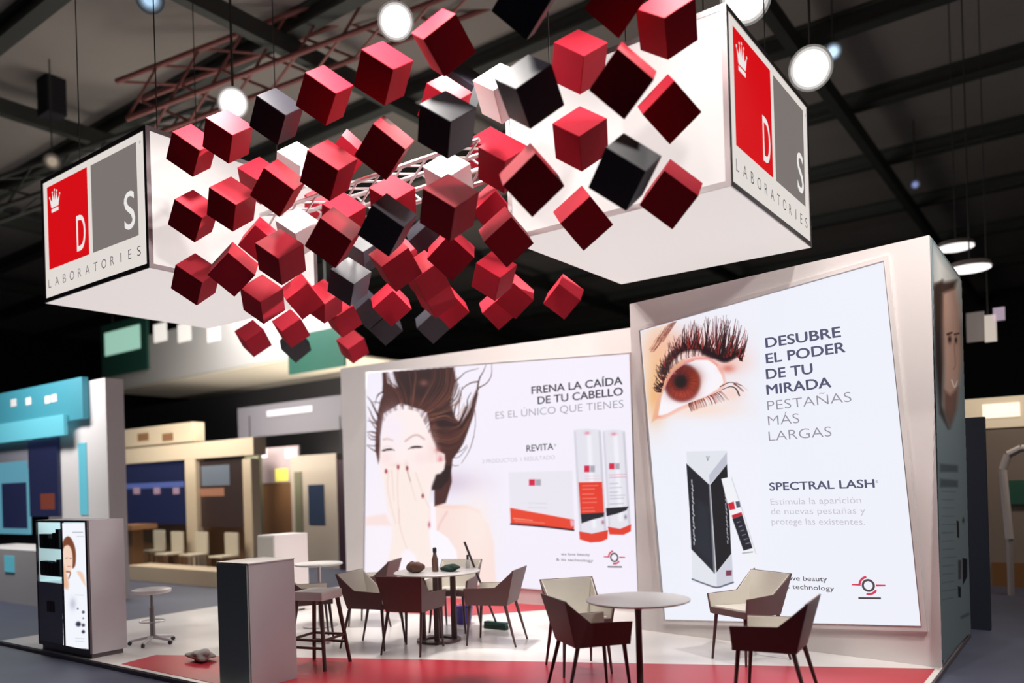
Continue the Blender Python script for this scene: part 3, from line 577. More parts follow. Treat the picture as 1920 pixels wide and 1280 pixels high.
# ------------------------------------------------------------------ hanging logo boxes
LW, LH = 2.13, 1.386; BZ = 3.85
LOGO = dict(red=((-2.064, 0.350), (-1.158, 1.272)), grey=((-1.079, 0.350), (-0.179, 1.266)))
CROWN = [(0, 0), (1, 0), (1, .17), (0, .17)]
def logo_box(name, label, corner, side):
    """side 'L': sheet faces -Y and runs to -X from the near corner; side 'R': sheet faces +X and runs to +Y"""
    cx, cy = corner
    t = thing(name, label, 'hanging sign', (cx, cy, BZ), 0, 'logo boxes hung over the stand')
    if side == 'L': x0, x1, y0, y1, sc = cx - 2.205, cx, cy, cy + 2.088, 1.0
    else: x0, x1, y0, y1, sc = cx - 2.088, cx, cy, cy + 2.126, 2.126 / 2.205
    e = 0.045; z0, z1 = BZ, BZ + LH; b = alu_dark if side == 'L' else alu  # left frame gets darker metal, its dim reflections put into the colour
    m = MB()                                              # square tube along each of the twelve edges
    for x in (x0, x1 - e):
        for y in (y0, y1 - e): m.box(x, y, z0, x + e, y + e, z1)
    for z in (z0, z1 - e):
        for y in (y0, y1 - e): m.box(x0 + e, y, z, x1 - e, y + e, z + e)
        for x in (x0, x1 - e): m.box(x, y0 + e, z, x + e, y1 - e, z + e)
    wbuild(m, 'frame', b, t)
    i = 0.006
    faces = {'front': [(x0 + e, y0 + i, z0 + e), (x1 - e, y0 + i, z0 + e), (x1 - e, y0 + i, z1 - e), (x0 + e, y0 + i, z1 - e)],
             'right': [(x1 - i, y0 + e, z0 + e), (x1 - i, y1 - e, z0 + e), (x1 - i, y1 - e, z1 - e), (x1 - i, y0 + e, z1 - e)],
             'back': [(x1 - e, y1 - i, z0 + e), (x0 + e, y1 - i, z0 + e), (x0 + e, y1 - i, z1 - e), (x1 - e, y1 - i, z1 - e)],
             'left': [(x0 + i, y1 - e, z0 + e), (x0 + i, y0 + e, z0 + e), (x0 + i, y0 + e, z1 - e), (x0 + i, y1 - e, z1 - e)],
             'under': [(x0 + .012, y0 + .012, z0 - .004), (x1 - .012, y0 + .012, z0 - .004), (x1 - .012, y1 - .012, z0 - .004), (x0 + .012, y1 - .012, z0 - .004)]}
    lg = 'front' if side == 'L' else 'right'
    if side == 'L': o, ux, n = Vector((cx, cy + i, BZ)), Vector((1, 0, 0)), Vector((0, -1, 0))
    else: o, ux, n = Vector((cx - i, cy + 2.126, BZ)), Vector((0, 1, 0)), Vector((1, 0, 0))
    for k, f in faces.items():
        nv = (Vector(f[1]) - Vector(f[0])).cross(Vector(f[2]) - Vector(f[0])).normalized()
        if k == 'under': nv = Vector((0, 0, -1))
        wbuild(MB().slab(f, nv * -0.008), 'logo_sheet' if k == lg else 'fabric_panel', fabric_logo if k == lg else fabric_side, t)
    Lp = lambda x, z, lift=0.004: o + ux * (x * sc) + Vector((0, 0, z)) + n * lift
    for k, mm in (('red', logo_red), ('grey', logo_grey)):
        (a, c), (b_, d) = LOGO[k]; wbuild(MB().quad(Lp(a, c), Lp(b_, c), Lp(b_, d), Lp(a, d)), k + '_square', mm, t)
    m = MB(); L2 = lambda x, z: Lp(-2.0 + x * 0.235, 0.965 + z * 0.235, 0.007)
    m.quad(L2(.15, 0), L2(.85, 0), L2(.85, .16), L2(.15, .16))
    m.add([L2(.15, .22), L2(.85, .22), L2(1.0, .72), L2(.76, .50), L2(.72, .92), L2(.56, .52), L2(.5, 1.0), L2(.44, .52), L2(.28, .92), L2(.24, .50), L2(0, .72)],
          [(0, 9, 10), (0, 7, 9), (7, 8, 9), (0, 1, 7), (1, 5, 7), (5, 6, 7), (1, 3, 5), (3, 4, 5), (1, 2, 3)])
    for x, z in ((0, .74), (.28, .94), (.5, 1.02), (.72, .94), (1.0, .74)):
        c = [L2(x + .055 * math.cos(a * math.pi / 5), z + .055 * math.sin(a * math.pi / 5)) for a in range(10)]; m.add(c, [tuple(range(10))])
    wbuild(m, 'crown_mark', logo_white, t)
    letters('logo_letter', 'D', Lp(-1.412, .428), Lp(-1.222, .428), .385, logo_white, t, n, up=(0, 0, 1), weight=.012, lift=.003)
    letters('logo_letter', 'S', Lp(-.430, .445), Lp(-.232, .445), .375, logo_white, t, n, up=(0, 0, 1), weight=.012, lift=.003)
    W_ = 'LABORATORIES'; xs = np.linspace(-2.055, -0.178, len(W_))
    wd = dict(L=.062, A=.090, B=.066, O=.096, R=.068, T=.078, I=.016, E=.060, S=.066)
    for ch, x in zip(W_, xs): letters('name_letter', ch, Lp(x - wd[ch] / 2, .147), Lp(x + wd[ch] / 2, .147), .098, ink_dark, t, n, up=(0, 0, 1), weight=-.012, lift=.003)
    letters('trade_mark', '®', Lp(-.118, 1.23), Lp(-.088, 1.23), .03, ink_grey, t, n, up=(0, 0, 1), lift=.003)
    hm = MB()
    for x in (x0 + .3, x1 - .3):
        for y in (y0 + .3, y1 - .3): hm.tube((x, y, z1), (x, y, 10.05), .006, n=6)
    wbuild(hm, 'hanging_cable', beam_m, t)
    return t
logo_box('hanging_logo_box', 'white hanging box sign with red and grey logo, at far left of the photo', (-7.373, 4.238), 'L')
logo_box('hanging_logo_box', 'white hanging box sign with logo on its right side, above the tower', (-2.180, 5.906), 'R')

# ------------------------------------------------------------------ hanging cubes
CUBES = {          # colour, centre, yaw of the corner-hung cube
1: ('r', (-6.781, 4.352, 4.861), 73.7),
2: ('r', (-6.311, 4.416, 4.882), 64.8),
3: ('k', (-5.663, 4.456, 4.887), 70.1),
4: ('r', (-5.011, 4.430, 4.857), 70.3),
5: ('r', (-4.362, 4.453, 4.835), 62.6),
6: ('r', (-3.766, 4.473, 4.872), 3.2),
7: ('k', (-4.872, 6.056, 5.488), 64.8),
8: ('r', (-4.353, 5.163, 4.854), 62.6),
9: ('k', (-3.745, 4.454, 4.261), 47.4),
10: ('w', (-3.841, 5.271, 4.824), 21.0),
11: ('k', (-3.004, 4.442, 4.264), 12.8),
12: ('r', (-3.102, 5.272, 4.835), 39.4),
13: ('r', (-2.391, 4.610, 4.207), 80.6),
14: ('r', (-2.385, 5.279, 4.263), 94.8),
15: ('r', (-2.373, 5.266, 4.851), 20.2),
16: ('r', (-3.101, 5.261, 4.246), 28.0),
17: ('k', (-2.387, 4.588, 3.614), 59.6),
18: ('r', (-2.380, 5.267, 3.657), 74.4),
19: ('r', (-3.123, 5.291, 3.656), 105.4),
20: ('r', (-3.015, 4.448, 3.678), 102.0),
21: ('r', (-3.854, 5.284, 4.266), 39.8),
22: ('r', (-4.651, 6.187, 4.854), 39.8),
23: ('w', (-4.453, 5.304, 4.283), 31.9),
24: ('r', (-3.766, 4.478, 3.673), 50.0),
25: ('r', (-4.554, 6.032, 4.241), 108.0),
26: ('r', (-3.842, 5.274, 3.659), 108.0),
27: ('r', (-4.503, 5.365, 3.676), 97.2),
28: ('r', (-4.978, 5.161, 3.626), 13.4),
29: ('r', (-6.085, 6.222, 3.620), 110.1),
30: ('k', (-7.131, 7.175, 3.664), 110.8),
31: ('r', (-5.457, 6.221, 3.619), 18.2),
32: ('r', (-5.161, 5.752, 3.665), 18.2),
33: ('r', (-5.862, 6.930, 3.665), 110.1),
34: ('r', (-4.701, 6.240, 3.680), 51.1),
35: ('r', (-5.054, 7.075, 3.681), 92.6),
36: ('r', (-5.532, 7.404, 3.673), 106.1),
37: ('k', (-6.043, 5.594, 3.733), 57.7),
38: ('k', (-6.411, 6.167, 4.241), 42.8),
39: ('k', (-4.452, 4.541, 3.709), 75.6),
40: ('r', (-5.681, 5.213, 4.199), 51.3),
41: ('r', (-4.927, 4.412, 3.679), 82.5),
42: ('w', (-6.346, 5.221, 4.205), 42.8),
43: ('r', (-5.744, 4.523, 3.699), 46.7),
44: ('r', (-6.938, 5.211, 4.242), 101.4),
45: ('r', (-6.277, 4.411, 3.666), 105.2),
46: ('r', (-6.867, 4.409, 3.678), 70.2),
47: ('r', (-6.795, 4.360, 4.251), 74.6),
48: ('r', (-6.231, 4.382, 4.239), 62.5),
49: ('r', (-5.614, 4.415, 4.245), 84.0),
50: ('r', (-6.919, 5.211, 4.859), 45.6),
51: ('w', (-6.327, 5.217, 4.854), 56.6),
52: ('r', (-4.929, 4.376, 4.210), 66.1),
53: ('r', (-5.742, 5.343, 4.854), 94.8),
54: ('r', (-4.366, 4.447, 4.260), 84.9),
55: ('r', (-5.074, 5.255, 4.224), 41.4),
56: ('k', (-5.599, 6.282, 4.241), 110.1),
57: ('r', (-6.691, 5.032, 3.564), 47.5),
58: ('r', (-6.785, 5.599, 3.705), 7.3),
59: ('r', (-8.152, 6.541, 3.686), 22.6),
60: ('k', (-9.026, 7.307, 3.676), 116.7),
61: ('r', (-7.048, 6.391, 3.652), 22.0),
62: ('r', (-8.508, 7.904, 3.668), 30.6),
63: ('r', (-6.918, 6.013, 3.741), 51.3),
64: ('k', (-7.100, 6.862, 3.813), 110.1),
65: ('r', (-6.935, 6.061, 4.811), 51.3),
66: ('r', (-6.280, 6.562, 4.241), 51.3),
68: ('k', (-3.006, 4.428, 4.854), 80.6),
69: ('r', (-2.515, 4.803, 4.854), 80.6),
70: ('r', (-4.644, 7.414, 3.665), 80.6),
71: ('r', (-8.943, 6.555, 3.665), 28.0),
72: ('k', (-6.564, 7.427, 3.646), 106.5),
}
CL = {
1: 'red cube with pale lit top, top-left end of the cluster beside the left logo box',
2: 'dark red cube just below the bright lamp at the upper left of the cluster',
3: 'charcoal cube in the top row, second dark shape right of the upper left lamp',
4: 'red cube with bright red top between the charcoal cube and the white-topped cube',
5: 'red cube with blazing white top left of the upper middle lamp',
6: 'large dark red cube at the top, immediately right of the upper middle lamp',
7: 'black cube half hidden between the top dark red cube and the white cube',
8: 'red cube peeping out above the grey-topped black cube near the top middle',
9: 'black cube with grey right face, left of the white cube at the top middle',
10: 'white cube partly hidden behind the big black cube at the top middle',
11: 'big black cube overlapping the white cube at the top middle',
12: 'all-red cube behind the big black cube, at the right logo box\'s upper left corner',
13: 'near black-red cube standing on its corner, upper middle of the right logo box',
14: 'dark red cube with pink left edge, nearest the right logo box\'s own logo face',
15: 'red cube with pink top, highest in front of the right logo box',
16: 'evenly red upright cube alone in the middle of the right logo box\'s white face',
17: 'black cube with glossy grey top in front of the right logo box\'s lower edge',
18: 'dark red cube with pink upper right edge, lowest right of the whole cluster',
19: 'dark red cube with pink upper left edge crossing the right box\'s bottom rim',
20: 'big dark red cube on its corner, beside the right logo box\'s left end',
21: 'red cube with pink top behind the big dark cube at the right box\'s left end',
22: 'bright red cube mostly hidden up behind the pink-topped cube by the right box\'s left end',
23: 'white-topped cube directly under the black cube with grey right face',
24: 'large dark red cube with raspberry right face in the centre of the cluster',
25: 'red cube seen only behind the right side of the large central dark cube',
26: 'dark red cube with pink upper left strip, right of the central dark cube',
27: 'dark maroon cube with two pink upper edges, just below the central dark cube',
28: 'red cube with pink L-shaped top below the black cube in the middle',
29: 'dark red cube hanging right above the left one of the two neighbouring grey bottom cubes',
30: 'grey cube at the bottom, left one of two neighbouring ones left of the cluster middle',
31: 'long-looking red cube with bright top, above the right one of the grey bottom cubes',
32: 'red cube squeezed between the pink L-topped cube and the maroon cube',
33: 'red cube whose lower corner shows under the long-looking red cube',
34: 'red cube with raspberry right face at the lower right of the cluster',
35: 'dark red cube at the lower right end of the cluster bottom',
36: 'red cube with small pale left corner, lowest at the cluster\'s right bottom',
37: 'black cube with shiny pale top and lilac right face at the lower left centre',
38: 'black cube with thin white edge behind the middle black cube',
39: 'black cube with dim grey top left of the large central dark cube',
40: 'red cube with pink top left of the middle black cube',
41: 'near black-red cube just below the pink-topped cube left of centre',
42: 'white-topped cube with grey sides in the left half of the cluster',
43: 'dark red cube with raspberry right face under the left white-topped cube',
44: 'red cube with pink top strip partly behind, left of the left white-topped cube',
45: 'dark maroon cube on its corner, lower left in front of the left logo box',
46: 'dark red cube with half-lit top at the left box\'s lower rim',
47: 'dark red cube with pale pink top, middle of the cluster\'s left edge',
48: 'dark red cube with raspberry right face, second from the left in the middle row',
49: 'near black-red cube on its corner, third from the left in the middle row',
50: 'pink-topped red cube half hidden behind two dark cubes near the left logo box',
51: 'white cube half hidden at the upper left, left of the shadow-topped red cube',
52: 'large dark red cube with half-shadowed top, upper left of the middle',
53: 'red cube whose corner shows behind the shadow-topped dark red cube',
54: 'dark red cube on its corner left of the black cube with grey right face',
55: 'red cube with pink top directly behind the middle black cube',
56: 'grey-black cube with thin pale left strip below and behind the central dark cube',
57: 'red cube with pink top, lowest in front of the left logo box\'s underside',
58: 'dark red cube with pink upper left strip, beside the lowest pink-topped cube at left',
59: 'red cube low at the left, straight above the leftmost grey bottom cube',
60: 'leftmost grey cube at the very bottom of the cluster',
61: 'red cube with bright top at the lower left centre, above the lowest red cube',
62: 'lowest red cube of the cluster, left of the grey bottom cubes',
63: 'red cube showing as a small patch left below the black cube with shiny pale top',
64: 'black cube in shade between the pale-topped shiny black cube and the lower red cubes',
65: 'small red patch of a cube behind the pink-topped cube left of centre',
66: 'red cube in shade behind the pink L-topped cube',
68: 'black cube cut off by the top edge of the photo',
69: 'dark maroon cube cut off by the photo\'s top edge, left of the highest pink-topped cube',
70: 'red cube hanging alone in the dark right of the cluster, above the tower',
71: 'red cube hanging alone below the left logo box, before the pale distant sign',
72: 'grey cube at the bottom, right one of the two neighbouring ones',
}
def cube_mesh(s, m):
    bm = bmesh.new(); bmesh.ops.create_cube(bm, size=s)
    bmesh.ops.bevel(bm, geom=bm.edges[:], offset=0.003, segments=2, affect='EDGES')
    me = bpy.data.meshes.new('hanging_cube'); bm.to_mesh(me); bm.free(); me.materials.append(m); return me
CM = {'r': cube_mesh(0.29, cube_red), 'k': cube_mesh(0.29, cube_black), 'w': cube_mesh(0.29, cube_white)}
CORNER_UP = Matrix((Vector((1, -1, 0)).normalized(), Vector((1, 1, -2)).normalized() * -1, Vector((1, 1, 1)).normalized()))   # stands a cube on its corner
if CORNER_UP.determinant() < 0: CORNER_UP = Matrix((CORNER_UP[0], -CORNER_UP[1], CORNER_UP[2]))
for k, (c, p, yaw) in CUBES.items():
    o = bpy.data.objects.new('hanging_cube', CM[c]); COL.objects.link(o); o.location = p
    o.rotation_mode = 'QUATERNION'; o.rotation_quaternion = (Matrix.Rotation(math.radians(yaw), 3, 'Z') @ CORNER_UP).to_quaternion()
    tag(o, CL[k], 'cube', 'cubes of the hanging cluster')

# ------------------------------------------------------------------ truss behind the cluster and rig lamps
def truss(name, label, a, b, s, m, r=0.022, step=0.3):
    a, b = Vector(a), Vector(b); d = b - a; L = d.length; d.normalize(); up_ = Vector((0, 0, 1)); sd = d.cross(up_).normalized(); up_ = sd.cross(d)
    t = thing(name, label, 'truss', tuple((a + b) / 2)); c = [(-s / 2, -s / 2), (s / 2, -s / 2), (s / 2, s / 2), (-s / 2, s / 2)]
    f = lambda k, x: a + d * x + sd * c[k][0] + up_ * c[k][1]
    for k in range(4): wbuild(MB().tube(f(k, 0), f(k, L), r, n=10), 'chord', m, t)
    w_ = MB(); n = max(2, int(L / step))
    for i in range(n):
        x0, x1 = L * i / n, L * (i + 1) / n
        for k in range(4): w_.tube(f(k, x0), f((k + 1) % 4, x1), r * .55, n=6)
    wbuild(w_, 'lattice', m, t); return t
truss('lighting_truss', 'bare metal lattice truss behind the cubes between the two logo boxes', (-7.35, 5.66, 4.55), (-4.32, 5.70, 4.55), 0.26, alu)
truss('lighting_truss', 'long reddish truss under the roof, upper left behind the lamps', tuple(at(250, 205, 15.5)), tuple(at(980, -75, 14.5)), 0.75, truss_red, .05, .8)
truss('lighting_truss', 'dark truss high under the roof at the left, beyond the left logo box', tuple(at(-60, 395, 17.5)), tuple(at(420, 225, 18.5)), 0.6, beam_m, .05, .8)
def lamp(name, label, px, py, d, r, strength, col=(1, .96, .92), aim=None):
    p = at(px, py, d); t = thing(name, label, 'lamp', tuple(p), 0, None)
    n = ((Vector(aim) if aim else EYE) - p).normalized()
    ax = n.orthogonal().normalized(); ay = n.cross(ax); lens = MB(); rr = (0, .45, .62, .78, .90, 1.0); N = 24
    for k in range(5):
        for i in range(N):
            c0, c1 = (ax * math.cos(2 * math.pi * j / N) + ay * math.sin(2 * math.pi * j / N) for j in (i, i + 1)); q = p + n * .02
            if k == 0: lens.add([q, q + c0 * r * rr[1], q + c1 * r * rr[1]], [(0, 1, 2)], 0)
            else: lens.quad(q + c0 * r * rr[k], q + c0 * r * rr[k + 1], q + c1 * r * rr[k + 1], q + c1 * r * rr[k], k)
    wbuild(lens, 'lens', [mat('lamp_lens_halo', (.1, .1, .1), .3, emit=col, estr=strength * f_) for f_ in (1, .55, .22, .07, .02)], t)  # outer rings fade to imitate the lamp's soft halo
    b = MB(); b.tube(p - n * .28, p - n * .004, r * .62, r * .9, 24)
    wbuild(b, 'housing', beam_m, t)
    wbuild(MB().tube(p - n * .15 + Vector((0, 0, r * .7)), (p.x - n.x * .15, p.y - n.y * .15, max(p.z + r + .5, 10.46 if p.z < 10.2 else 0)), .016, n=8), 'bracket', beam_m, t)
lamp('spotlight', 'bright spotlight at the upper left, just above the dark red cube', 437, 193, 9.9, .19, 9)
lamp('spotlight', 'bright spotlight at the upper middle, left of the top dark red cube', 742, 40, 9.2, .21, 9)
lamp('spotlight', 'spotlight cut by the top edge above the right logo box', 1398, -4, 8.6, .27, 9)
lamp('spotlight', 'elongated glowing spotlight behind the right logo box\'s upper edge', 1520, 128, 9.4, .25, 9)
lamp('spotlight', 'faint bluish lamp next to the glow right of the right logo box', 1562, 97, 14, .16, 1.2, (.6, .8, 1))
lamp('spotlight', 'pale bluish lamp at the top edge, upper left', 281, -2, 13, .22, 1.0, (.5, .75, 1))
lamp('spotlight', 'tiny bluish lamp in the dark at the far right', 1716, 346, 20, .12, .5, (.4, .5, 1))
lamp('spotlight', 'dim warm lamp above the left logo box\'s upper left corner', 98, 303, 16, .17, .35, (1, .8, .6))
for lab, px, py in (('upper of the two round pendant lamps right of the tower top', 1792, 465), ('lower of the two round pendant lamps right of the tower top', 1818, 505)):
    p = at(px, py, 15 if py < 480 else 13); t = thing('pendant_lamp', lab, 'lamp', tuple(p), 0, 'pendant lamps beyond the tower')
    wbuild(MB().lathe([(.05, .14), (.30, .10), (.33, .02)], tuple(p), 28), 'shade', alu, t)
    wbuild(MB().lathe([(.30, .012), (.31, 0), (.28, -.012)], tuple(p), 28), 'diffuser', mat('pendant_light', (.1, .1, .1), .3, emit=(1, .95, .93), estr=1.3), t)
    wbuild(MB().tube(p + Vector((0, 0, .14)), (p.x, p.y, 10.45), .012, n=6), 'cord', beam_m, t)
p = at(97, 182, 17)
t = thing('hanging_speaker', 'black box speaker hanging from a pole under the roof, upper left', 'speaker', tuple(p))
wbuild(MB().box(p.x - .24, p.y - .2, p.z - .42, p.x + .24, p.y + .2, p.z + .42), 'cabinet', dark_m, t, bevel=.03)
wbuild(MB().tube((p.x, p.y, p.z + .42), (p.x, p.y, 10.45), .06, n=10), 'pole', beam_m, t)
# ------------------------------------------------------------------ chairs
def offs(loop, c, k): return [tuple(Vector(c) + (Vector(p) - Vector(c)) * k) for p in loop]
def chair_parts(t, outer, inner):
    bw, fw = .200, .215          # half widths low at the back and front
    B0, B1, E1, F1, F0 = (-.19, .415), (-.285, .775), (-.075, .600), (.255, .590), (.245, .415)    # (y, z) of the side outline
    hw = lambda y, z: .200 + .055 * (z - .415) / .36 + .035 * max(0, (y + .19) / .44)
    def ring(shrink):
        S = {}
        for k, (y, z) in dict(B0=B0, B1=B1, E1=E1, F1=F1, F0=F0).items():
            S[k] = (hw(y, z) - shrink, y + (shrink if k[0] == 'B' else (0 if k[0] != 'F' else -0.004 * (shrink > 0))), z)
        return S
    def panels(mb, sh, th, mi=0, top_drop=0.0, lift=0.0):
        S = ring(sh); I = ring(sh + th)
        for sg in (-1, 1):
            o = [(sg * S[k][0], S[k][1], S[k][2] - (top_drop if k in ('B1', 'E1', 'F1') else -lift)) for k in ('B0', 'B1', 'E1', 'F1', 'F0')]
            i_ = [(sg * I[k][0], S[k][1] + (th if k[0] == 'B' and 0 else 0), S[k][2] - (top_drop if k in ('B1', 'E1', 'F1') else -lift)) for k in ('B0', 'B1', 'E1', 'F1', 'F0')]
            n = 5; mb.add(o + i_, [tuple(range(5)), tuple(range(5, 10))[::-1]] + [(a, (a + 1) % n, n + (a + 1) % n, n + a) for a in range(n)], mi)
        a = S['B0'], S['B1']
        w0, w1 = S['B0'][0] - th * .2, S['B1'][0] - th * .2
        y0, y1, z0, z1 = S['B0'][1], S['B1'][1], S['B0'][2] + lift, S['B1'][2] - top_drop
        mb.add([(-w0, y0, z0), (w0, y0, z0), (w1, y1, z1), (-w1, y1, z1), (-w0, y0 + th, z0), (w0, y0 + th, z0), (w1, y1 + th, z1), (-w1, y1 + th, z1)],
               [(0, 3, 2, 1), (4, 5, 6, 7), (0, 1, 5, 4), (1, 2, 6, 5), (2, 3, 7, 6), (3, 0, 4, 7)], mi)
    m = MB(); panels(m, 0.0, .014)
    m.box(-.205, -.185, .412, .205, .245, .428); m.add([(-.228, .236, .415), (.228, .236, .415), (.228, .236, .470), (-.228, .236, .470), (-.228, .250, .415), (.228, .250, .415), (.228, .250, .470), (-.228, .250, .470)],
          [(0, 3, 2, 1), (4, 5, 6, 7), (0, 1, 5, 4), (1, 2, 6, 5), (2, 3, 7, 6), (3, 0, 4, 7)])
    m.build('shell', outer, t, bevel=.003)
    m = MB(); panels(m, .0145, .010, top_drop=.004, lift=.015); m.build('lining', inner, t, bevel=.002)
    m = MB().add([(-.180, -.165, .430), (.180, -.165, .430), (.200, .236, .430), (-.200, .236, .430), (-.180, -.175, .470), (.180, -.175, .470), (.203, .234, .485), (-.203, .234, .485)],
                 [(0, 3, 2, 1), (4, 5, 6, 7), (0, 1, 5, 4), (1, 2, 6, 5), (2, 3, 7, 6), (3, 0, 4, 7)]); m.build('seat', inner, t, bevel=.012)
    for sx, y0, y1 in ((-1, -.165, -.275), (1, -.165, -.275), (-1, .215, .250), (1, .215, .250)):
        MB().tube((sx * .185, y0, .415), (sx * .215, y1, 0.0), .017, .010, 12).build('leg', leg_m, t, smooth=True)
def rz_of(f): return math.atan2(-f[0], f[1])
def chair(label, pos, f, group, outer=shell_m, inner=lining_m):
    t = thing('armchair', label, 'chair', (pos[0], pos[1], 0), rz_of(f), group); chair_parts(t, outer, inner); return t
g1, g2 = 'armchairs at the front round table', 'armchairs around the back table'
ch0 = chair('dark-backed armchair nearest the camera, left of the front round table', (-3.20, 5.31), (.58, .82), g1)
copy_tree(ch0, 'armchair seen from its dark right-hand side, right of the front round table', (-1.91, 5.77, 0), rz_of((-1, -.10)), g1)
copy_tree(ch0, 'armchair before the eye poster, behind the other chair right of the front table', (-2.57, 7.08, 0), rz_of((-.45, -.89)), g1)
copy_tree(ch0, 'armchair showing its pale inside, behind the dark chair left of the front table', (-3.72, 6.00, 0), rz_of((.77, -.64)), g1)
copy_tree(ch0, 'armchair turning its brown back to the camera in the middle of the back group', (-5.60, 5.90, 0), rz_of((-.27, .96)), g2)
copy_tree(ch0, 'armchair right of the back table, with its back leaning to the right', (-5.10, 6.62, 0), rz_of((-.94, -.33)), g2)
copy_tree(ch0, 'pale armchair left of the brown-backed chair in the back group', (-6.14, 5.88, 0), rz_of((.97, .25)), g2)
copy_tree(ch0, 'armchair on the far side of the back table, behind the bottle', (-5.98, 7.00, 0), rz_of((.33, -.94)), g2)
copy_tree(ch0, 'far armchair whose tilted back sticks up left of the back table', (-7.12, 6.84, 0), rz_of((-.90, -.44)), g2)
copy_tree(ch0, 'pale armchair half hidden behind the wooden-legged bar stool', (-7.00, 5.72, 0), rz_of((.55, .83)), g2)

# ------------------------------------------------------------------ tables
t = thing('round_table', 'white round table on a thin dark column at the front right', 'table', (-2.85, 5.48, 0))
MB().lathe([(.370, .722), (.392, .730), (.395, .738), (.390, .742)], n=64).build('tabletop', top_m, t, smooth=True)
MB().lathe([(.030, .012), (.026, .05), (.024, .60), (.030, .722)], n=20).build('column', leg_m, t, smooth=True)
MB().lathe([(.235, 0.003), (.235, .008), (.20, .013), (.03, .016)], n=48).build('base', alu, t, smooth=True)
TX, TY = -5.70, 6.40
t = thing('round_table', 'white round table on four posts under the woman poster', 'table', (TX, TY, 0))
MB().lathe([(.43, .722), (.455, .728), (.458, .738), (.452, .743)], n=64).build('tabletop', top_m, t, smooth=True)
for a in (35, 125, 215, 305):
    a = math.radians(a); x, y = .165 * math.cos(a), .165 * math.sin(a)
    MB().box(x - .032, y - .010, .022, x + .032, y + .010, .722).build('post', leg_m, t)
m = MB(); N = 40
for r0, r1, z0, z1 in ((.14, .235, .002, .024),):
    v = []
    for i in range(N):
        c, s_ = math.cos(2 * math.pi * i / N), math.sin(2 * math.pi * i / N); v += [(r0 * c, r0 * s_, z0), (r1 * c, r1 * s_, z0), (r1 * c, r1 * s_, z1), (r0 * c, r0 * s_, z1)]
    m.add(v, [(4 * i + a, 4 * i + (a + 1) % 4, 4 * ((i + 1) % N) + (a + 1) % 4, 4 * ((i + 1) % N) + a) for i in range(N) for a in range(4)])
m.build('base_ring', leg_m, t)
t = thing('round_table', 'small white round table behind the bar stool, left of the back group', 'table', (-7.62, 6.42, 0))
MB().lathe([(.27, .735), (.285, .74), (.285, .755), (.28, .76)], n=40).build('tabletop', top_m, t, smooth=True)
MB().lathe([(.025, .015), (.022, .10), (.022, .735)], n=16).build('column', alu, t, smooth=True); MB().lathe([(.21, .003), (.21, .012), (.03, .02)], n=36).build('base', alu, t, smooth=True)

# things on and around the back table
def onp(px, py, z): return on_plane(px, py, (0, 0, z), (0, 0, 1))
bt = (TX + .02, TY - .05)
glass_brown = mat('bottle_brown', (.16, .09, .07), .25); cap_dark = mat('bottle_dark', (.03, .025, .035), .4)
t = thing('bottle', 'tall brownish bottle with dark top standing on the back table', 'bottle', (bt[0], bt[1], .743))
MB().lathe([(.030, 0), (.034, .01), (.034, .13), (.022, .165), (.017, .20)], n=20).build('body', glass_brown, t, smooth=True); MB().lathe([(.018, .20), (.021, .205), (.021, .245), (.012, .255)], n=16).build('cap', cap_dark, t, smooth=True)
t = thing('bottle', 'small bottle with dark cap at the far edge of the back table', 'bottle', (TX + .13, TY + .36, .743))
MB().lathe([(.022, 0), (.024, .01), (.024, .06), (.010, .09)], n=16).build('body', top_m, t, smooth=True); MB().lathe([(.011, .09), (.013, .093), (.013, .14), (.008, .145)], n=12).build('cap', cap_dark, t, smooth=True)
def lump(name, label, cat, p, r, m, seed, n=2):
    bm = bmesh.new(); bmesh.ops.create_icosphere(bm, subdivisions=3, radius=1); rn = np.random.default_rng(seed); K_ = rn.normal(size=(7, 3)) * 2.2; ph = rn.random(7) * 6
    for v_ in bm.verts:
        c = np.array(v_.co); k = 1 + .16 * sum(math.sin(K_[i] @ c * 1.6 + ph[i]) for i in range(7)) / 2.2
        v_.co = Vector((c[0] * r[0] * k, c[1] * r[1] * k, max(-.0, c[2] * r[2] * k * .5 + r[2] * .5)))
    me = bpy.data.meshes.new(name); bm.to_mesh(me); bm.free(); me.materials.append(m); me.polygons.foreach_set('use_smooth', [True] * len(me.polygons))
    o = bpy.data.objects.new(name, me); COL.objects.link(o); o.location = p; return tag(o, label, cat)
lump('crumpled_bag', 'crumpled brown bag on the back table left of the tall bottle', 'bag', (TX - .13, TY - .20, .743), (.10, .075, .11), mat('bag_brown', (.13, .06, .045), .7, bump=.4, nscale=30), 3)
lump('folded_cloth', 'dark green cloth lying on the back table right of the tall bottle', 'cloth', (TX + .17, TY + .02, .743), (.12, .06, .075), mat('cloth_green', (.012, .035, .028), .8, bump=.4, nscale=30), 5)
lump('cleaning_rag', 'crumpled grey-white rag lying on the red floor by the dark counter', 'rag', (-7.14, 4.52, .003), (.16, .10, .11), mat('rag_grey', (.42, .39, .37), .85, bump=.5, nscale=40), 8)
# bucket
bp_ = (-6.13, 7.33)
t = thing('bucket', 'purple-blue bucket on the floor behind the back table\'s legs', 'bucket', (bp_[0], bp_[1], 0))
bl = mat('bucket_violet', (.06, .035, .26), .4)
MB().lathe([(.085, .002), (.115, .19), (.122, .20), (.110, .195), (.080, .01)], n=28).build('body', bl, t, smooth=True)
m = MB(); m.path([(.118 * math.cos(a), 0.0, .185 + .05 * math.sin(a)) for a in np.linspace(0, math.pi, 12)], .004, 6); m.build('handle', alu, t)
